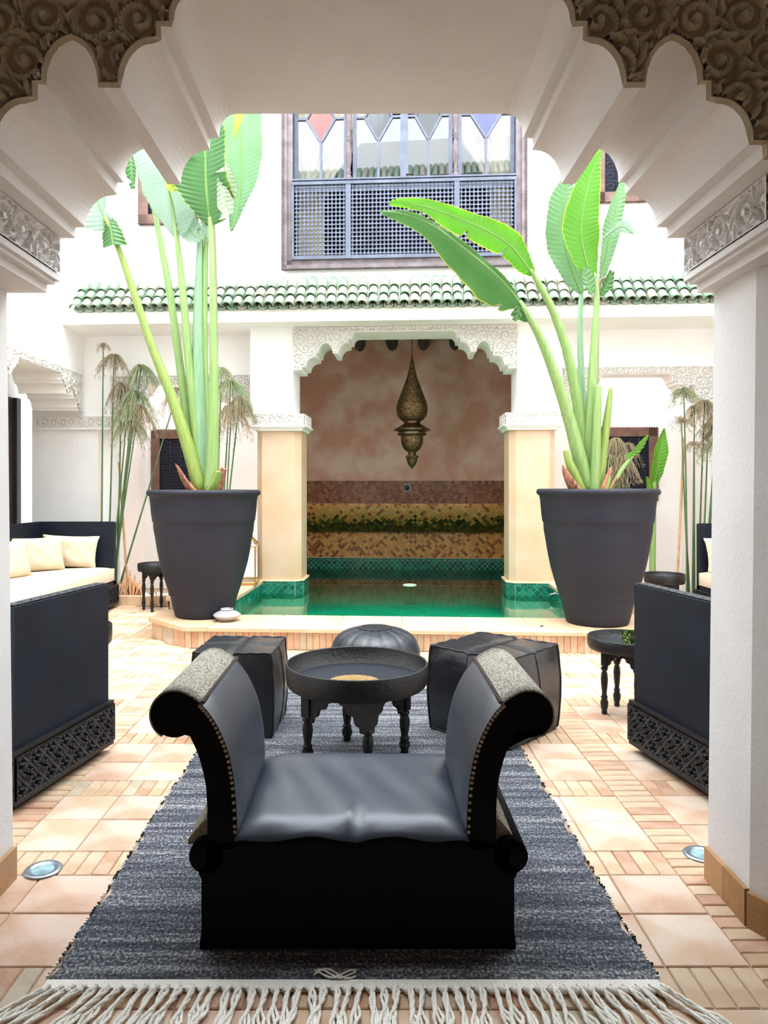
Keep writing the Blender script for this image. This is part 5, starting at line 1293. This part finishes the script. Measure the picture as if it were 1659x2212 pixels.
# ---- papyrus
def papyrus(label, base, stems, seed, fwd=.16):
    r = random.Random(seed); t = thing('papyrus_plant', label, 'plant', base); Yb = base[1]
    for (bx, by, tx, ty, R, dry, dr) in stems:
        dy = r.uniform(-.06,.06); p0 = at(bx, by, Yb+dy*.4); p1 = at(tx, ty, Yb+dy-fwd)
        p0.z = .085; mid = (p0+p1)/2+Vector((r.uniform(-.01,.01),0,0))
        sp3 = smooth_path([p0, mid, p1], 12); mb = MB(); mb.tube([Vector(p)-Vector(base) for p in sp3], [.013-.007*q for q in np.linspace(0,1,12)], 7); s = mb.build('stem', M['stem_green'], t)
        mb = MB(); Rm = R*Yb/F
        for k in range(int(150 if R > 30 else 50)):
            th = r.uniform(0, 2*PI); el = r.uniform(-.15, 1.35); l = Rm*r.uniform(.75,1.1)
            d = Vector((math.cos(th)*math.cos(el), math.sin(th)*math.cos(el), math.sin(el))); pts = []
            for q in np.linspace(0, 1, 6):
                p = p1+d*l*q; p = p+Vector((0,0,-dr*l*q*q*1.35)); pts.append(p-Vector(base)+Vector((r.uniform(-.003,.003),0,0)))
            mb.tube(pts, [.0036,.003,.0026,.0022,.0018,.0012], 3, cap=False)
            if r.random() < .5:
                e = pts[-1]
                for q in range(3): mb.tube([e, e+Vector((r.uniform(-.03,.03), r.uniform(-.03,.03), r.uniform(-.06,-.01)))], .0017, 3, cap=False)
        u_ = mb.build('umbel', M['umbel_dry'] if dry else M['umbel'], s)
bL = fromB(-3.45, .16, .085)
papyrus('tall papyrus with thin drooping heads beside the left arcade', tuple(bL), [
    (218,1255,223,748,14,1,.3),(232,1255,246,772,36,1,.8),(240,1255,305,795,42,0,.9),(244,1255,292,850,48,0,1.0),(250,1255,262,830,34,1,1.2),(246,1255,282,915,44,0,.9),(252,1255,384,842,40,1,1.0),(240,1255,300,880,40,1,1.1),(236,1255,276,880,36,0,1.1)], 3)
bL2 = fromB(-2.42, .10, .085)
papyrus('papyrus with a wide drooping head behind the left potted plant', tuple(bL2), [
    (468,1200,498,830,58,0,1.0),(476,1200,500,880,46,1,1.1),(464,1200,478,800,34,0,.8),(472,1200,518,860,40,1,1.2)], 5, .42)
bR = fromB(3.15, .16, .085)
papyrus('dense papyrus clump in front of the far right wall', tuple(bR), [
    (1484,1240,1477,846,32,0,.6),(1490,1240,1472,912,30,1,.4),(1496,1240,1500,880,30,1,.9),(1508,1240,1522,870,36,1,.9),(1518,1240,1548,930,40,1,.9),(1526,1240,1545,960,38,0,.7),
    (1500,1240,1500,960,22,1,.5),(1532,1240,1552,900,34,1,.8),(1512,1240,1530,920,30,0,.8)], 8)
bR2 = fromB(2.50, .18, .085)
papyrus('dry tufted papyrus behind the right potted plant', tuple(bR2), [
    (1340,1200,1330,950,34,1,1.1),(1346,1200,1345,985,34,1,1.1),(1334,1200,1318,985,28,0,1.1),(1350,1200,1355,960,30,1,1.0),(1340,1200,1335,1020,30,1,1.2)], 9)
# dry canes
def cane(label, a, b2):
    m = MB(); pa, pb = Vector(a), Vector(b2); n = 14; pts = [pa+(pb-pa)*k/n for k in range(n+1)]
    m.tube(pts, [.013 if k % 2 else .0155 for k in range(n+1)], 8); o = m.build('cane', M['cane']); tag(o, label, 'cane'); return o
c1 = atz(276, 1262, .085); c1 = Vector((-2.88, 8.64, .09)); cane('dry tan cane leaning in the left papyrus', c1, at(257, 998, 8.62))
cc = fromB(3.09, .1, .09); cane('dry tan cane standing by the right papyrus', cc, at(1478, 945, cc.y))
# tan forked driftwood roots at the foot of the papyrus
for k, (px, h_) in enumerate(((258,.14),(268,.20),(280,.24),(291,.20),(301,.14))):
    yy = 8.60; x = (px-VX)*yy/F; m = MB()
    for q in range(4):
        a = q*1.6+k; m.tube([(0,0,h_), (.02*math.cos(a),.02*math.sin(a),h_*.55), (.045*math.cos(a),.045*math.sin(a),.012), (.07*math.cos(a),.06*math.sin(a),.004)], [.013,.015,.017,.010], 7)
    m.tube([(0,0,h_*.7),(.004,0,h_*1.25)], [.017,.008], 7)
    o = m.build('driftwood_root', M['root'], None, (x, yy, .095)); tag(o, ('short tan driftwood root closest to the left sofa', 'tan driftwood root second from the left sofa', 'tallest tan driftwood root, in the middle of the row', 'tan driftwood root fourth from the left sofa', 'short tan driftwood root nearest the left potted plant')[k], 'driftwood', 'driftwood roots on the left planting bed')

# ---- hanging lantern
Yh = 9.45; base = at(890, 1013, Yh)
hl = thing('hanging_lantern', 'pierced brass teardrop lantern hanging in the pool alcove on a chain', 'lantern', tuple(base))
s = Yh/F
def lp(lst): return [(max(.0005, a*s), (1013-b2)*s) for a, b2 in lst]
parts = [('finial', [(.5,1013.2),(2,1010),(4,1009),(6,1006),(9,1002),(11,997),(11,993),(13,989),(15,987),(14,985),(9,983),(9,980),(8,977)], 'brass'),
         ('lower_bowl', [(8,977),(13,974),(19,968),(23,958),(24,950),(24,944),(25,941)], 'brass'),
         ('collar', [(25,941),(31,940),(33,937),(28,935),(33,932),(38,929),(37,926),(32,924),(28,921),(22,918),(18,915),(18,911)], 'brass_plain'),
         ('drop_body', [(18,911),(24,907),(30,900),(33,891),(34,881),(31,868),(26,855),(21,842),(16,828),(11,814),(8,802),(5,790),(3,778),(1.5,768),(.3,762)], 'brass')]
for nm, pr, mk in parts:
    m = MB(); m.lathe([tuple(x) for x in (smooth_path(lp(pr), 40) if nm in ('drop_body','lower_bowl') else lp(pr))], 0, 0, 36)
    m.build(nm, M[mk], hl)
m = MB()
for k in range(18):
    q = 2*PI*k/18; c, s_ = math.cos(q), math.sin(q); r_ = 38*s
    m.tube([(r_*c, r_*s_, (1013-928)*s), ((r_+.014)*c, (r_+.014)*s_, (1013-931)*s)], .006, 5)
q = m.build('collar_points', M['brass_plain'], hl); q['kind'] = 'stuff'
m = MB()
for zz, rr in ((895,32.5),(905,26.5),(868,31.4),(958,23.4)):
    m.tube([(rr*s*math.cos(q), rr*s*math.sin(q), (1013-zz)*s) for q in np.linspace(0,2*PI,37)], .0035, 5)
m.build('band', M['brass_plain'], hl)
for k in range(6):   # round chased medallions
    q = 2*PI*k/6-PI/2-.15; c, s_ = math.cos(q), math.sin(q); m = MB()
    for rr in (.038, .024, .01):
        m.tube([(33.2*s*math.cos(q+rr/(33*s)*math.cos(a)), 33.2*s*math.sin(q+rr/(33*s)*math.cos(a)), (1013-884)*s+rr*math.sin(a)) for a in np.linspace(0,2*PI,19)], .003, 5)
    m.build('medallion', M['brass_plain'], hl)
ztop = 3.62; z0_ = base.z+(1013-764)*s; n = int((ztop-base.z-(1013-764)*s)/.036)
for k in range(n):
    zz = (1013-764)*s+(k+.5)*.036; m = MB(); e = k % 2
    m.tube([((.009*math.cos(a) if e else 0), (0 if e else .009*math.cos(a)), zz+.024*math.sin(a)) for a in np.linspace(0,2*PI,13)], .0030, 5, cap=False)
    m.build('chain_link', M['chain'], hl)

# ---- brass and glass floor lantern by the left column
fl = thing('floor_lantern', 'large brass framed glass lantern with candle beside the left column', 'lantern', tuple(fromB(-1.85, -.28, .305)), TH+.1)
hw, hh = .20, .40
m = MB()
for x, y in ((-hw,-hw),(hw,-hw),(hw,hw),(-hw,hw)): m.tube([(x,y,.03),(x,y,.03+hh)], .008, 4, sm=False)
for z in (.03, .03+hh):
    for a, b2 in (((-hw,-hw),(hw,-hw)),((hw,-hw),(hw,hw)),((hw,hw),(-hw,hw)),((-hw,hw),(-hw,-hw))): m.tube([(*a,z),(*b2,z)], .008, 4, sm=False)
for x, y in ((-hw,-hw),(hw,-hw),(hw,hw),(-hw,hw)): m.tube([(x,y,.03+hh),(x*.22,y*.22,.03+hh+.19)], .007, 4, sm=False)
m.box(-hw-.01, hw+.01, -hw-.01, hw+.01, 0, .03); m.box(-.05,.05,-.05,.05,.03+hh+.185,.03+hh+.21)
m.build('frame', M['lantern_brass'], fl)
for a, b2 in (((-hw,-hw),(hw,-hw)),((hw,-hw),(hw,hw)),((hw,hw),(-hw,hw)),((-hw,hw),(-hw,-hw))):
    m = MB(); m.add([(*a,.035),(*b2,.035),(*b2,.43),(*a,.43)], [(0,1,2,3)]); m.build('pane', M['glass'], fl)
    m = MB(); m.add([(*a,.43),(*b2,.43),(b2[0]*.22,b2[1]*.22,.62),(a[0]*.22,a[1]*.22,.62)], [(0,1,2,3)]); m.build('roof_pane', M['glass'], fl)
m = MB(); m.lathe([(0,.03),(.035,.03),(.035,.10),(0,.102)], -.02, 0, 16); m.build('candle', M['wick'], fl)
m = MB(); m.tube([(0,0,.64),(0,-.0,.66)], .006, 6); m.tube([(.03*math.cos(q),0,.69+.03*math.sin(q)) for q in np.linspace(0,2*PI,17)], .004, 6); m.build('ring_handle', M['lantern_brass'], fl)

# ---- squat pewter pot on the platform
p = atz(487, 1344, .186)
sq = thing('pewter_pot', 'squat silver-grey lidded pot on the platform beside the left planter', 'pot', (p.x, p.y+.07, .186))
m = MB(); m.lathe(smooth_path([(.0,.002),(.06,.002),(.075,.012),(.105,.032),(.122,.050),(.122,.058),(.10,.075),(.07,.088),(.055,.094),(.05,.10)], 30), 0, 0, 40); m.build('body', M['pewter'], sq)
m = MB(); m.lathe([(.05,.098),(.056,.10),(.058,.108),(.052,.112),(.035,.112),(.02,.106),(0,.105)], 0, 0, 30); m.build('lid', M['pewter'], sq)
m = MB(); m.tube([(.03,-.01,.112),(.038,-.012,.120),(.046,-.014,.112)], .003, 6); m.build('lid_knob', M['chain'], sq)
# pale disc floating on the water, handle on the right pool wall
a, k_ = (885-VX)/F, 0
pw = atz(885, 1264, WZ)
m = MB(); m.lathe([(0,.012),(.07,.012),(.085,.008),(.088,.0),(.08,-.012),(0,-.012)], 0, 0, 28)
o = m.build('floating_disc', M['drain'], None, (pw.x, pw.y, WZ)); tag(o, 'small pale round disc floating on the pool water', 'pool float')
hd = thing('pool_handle', 'small curved metal handle on the green tiled wall right of the pool', 'handle', tuple(fromB(1.645, -.30, .20)), TH)
m = MB(); m.tube([(0,-.05,.03),(-.05,-.045,.02),(-.06,0,-.0),(-.05,.045,-.01),(0,.05,-.01)], .009, 8); m.build('grip', M['chrome'], hd)
m = MB(); m.lathe([(0,.0),(.022,.0),(.022,.01),(0,.012)], 0, 0, 12)
m.build('rosette', M['chrome'], hd, (.0,-.05,.03), (0,-PI/2,0))
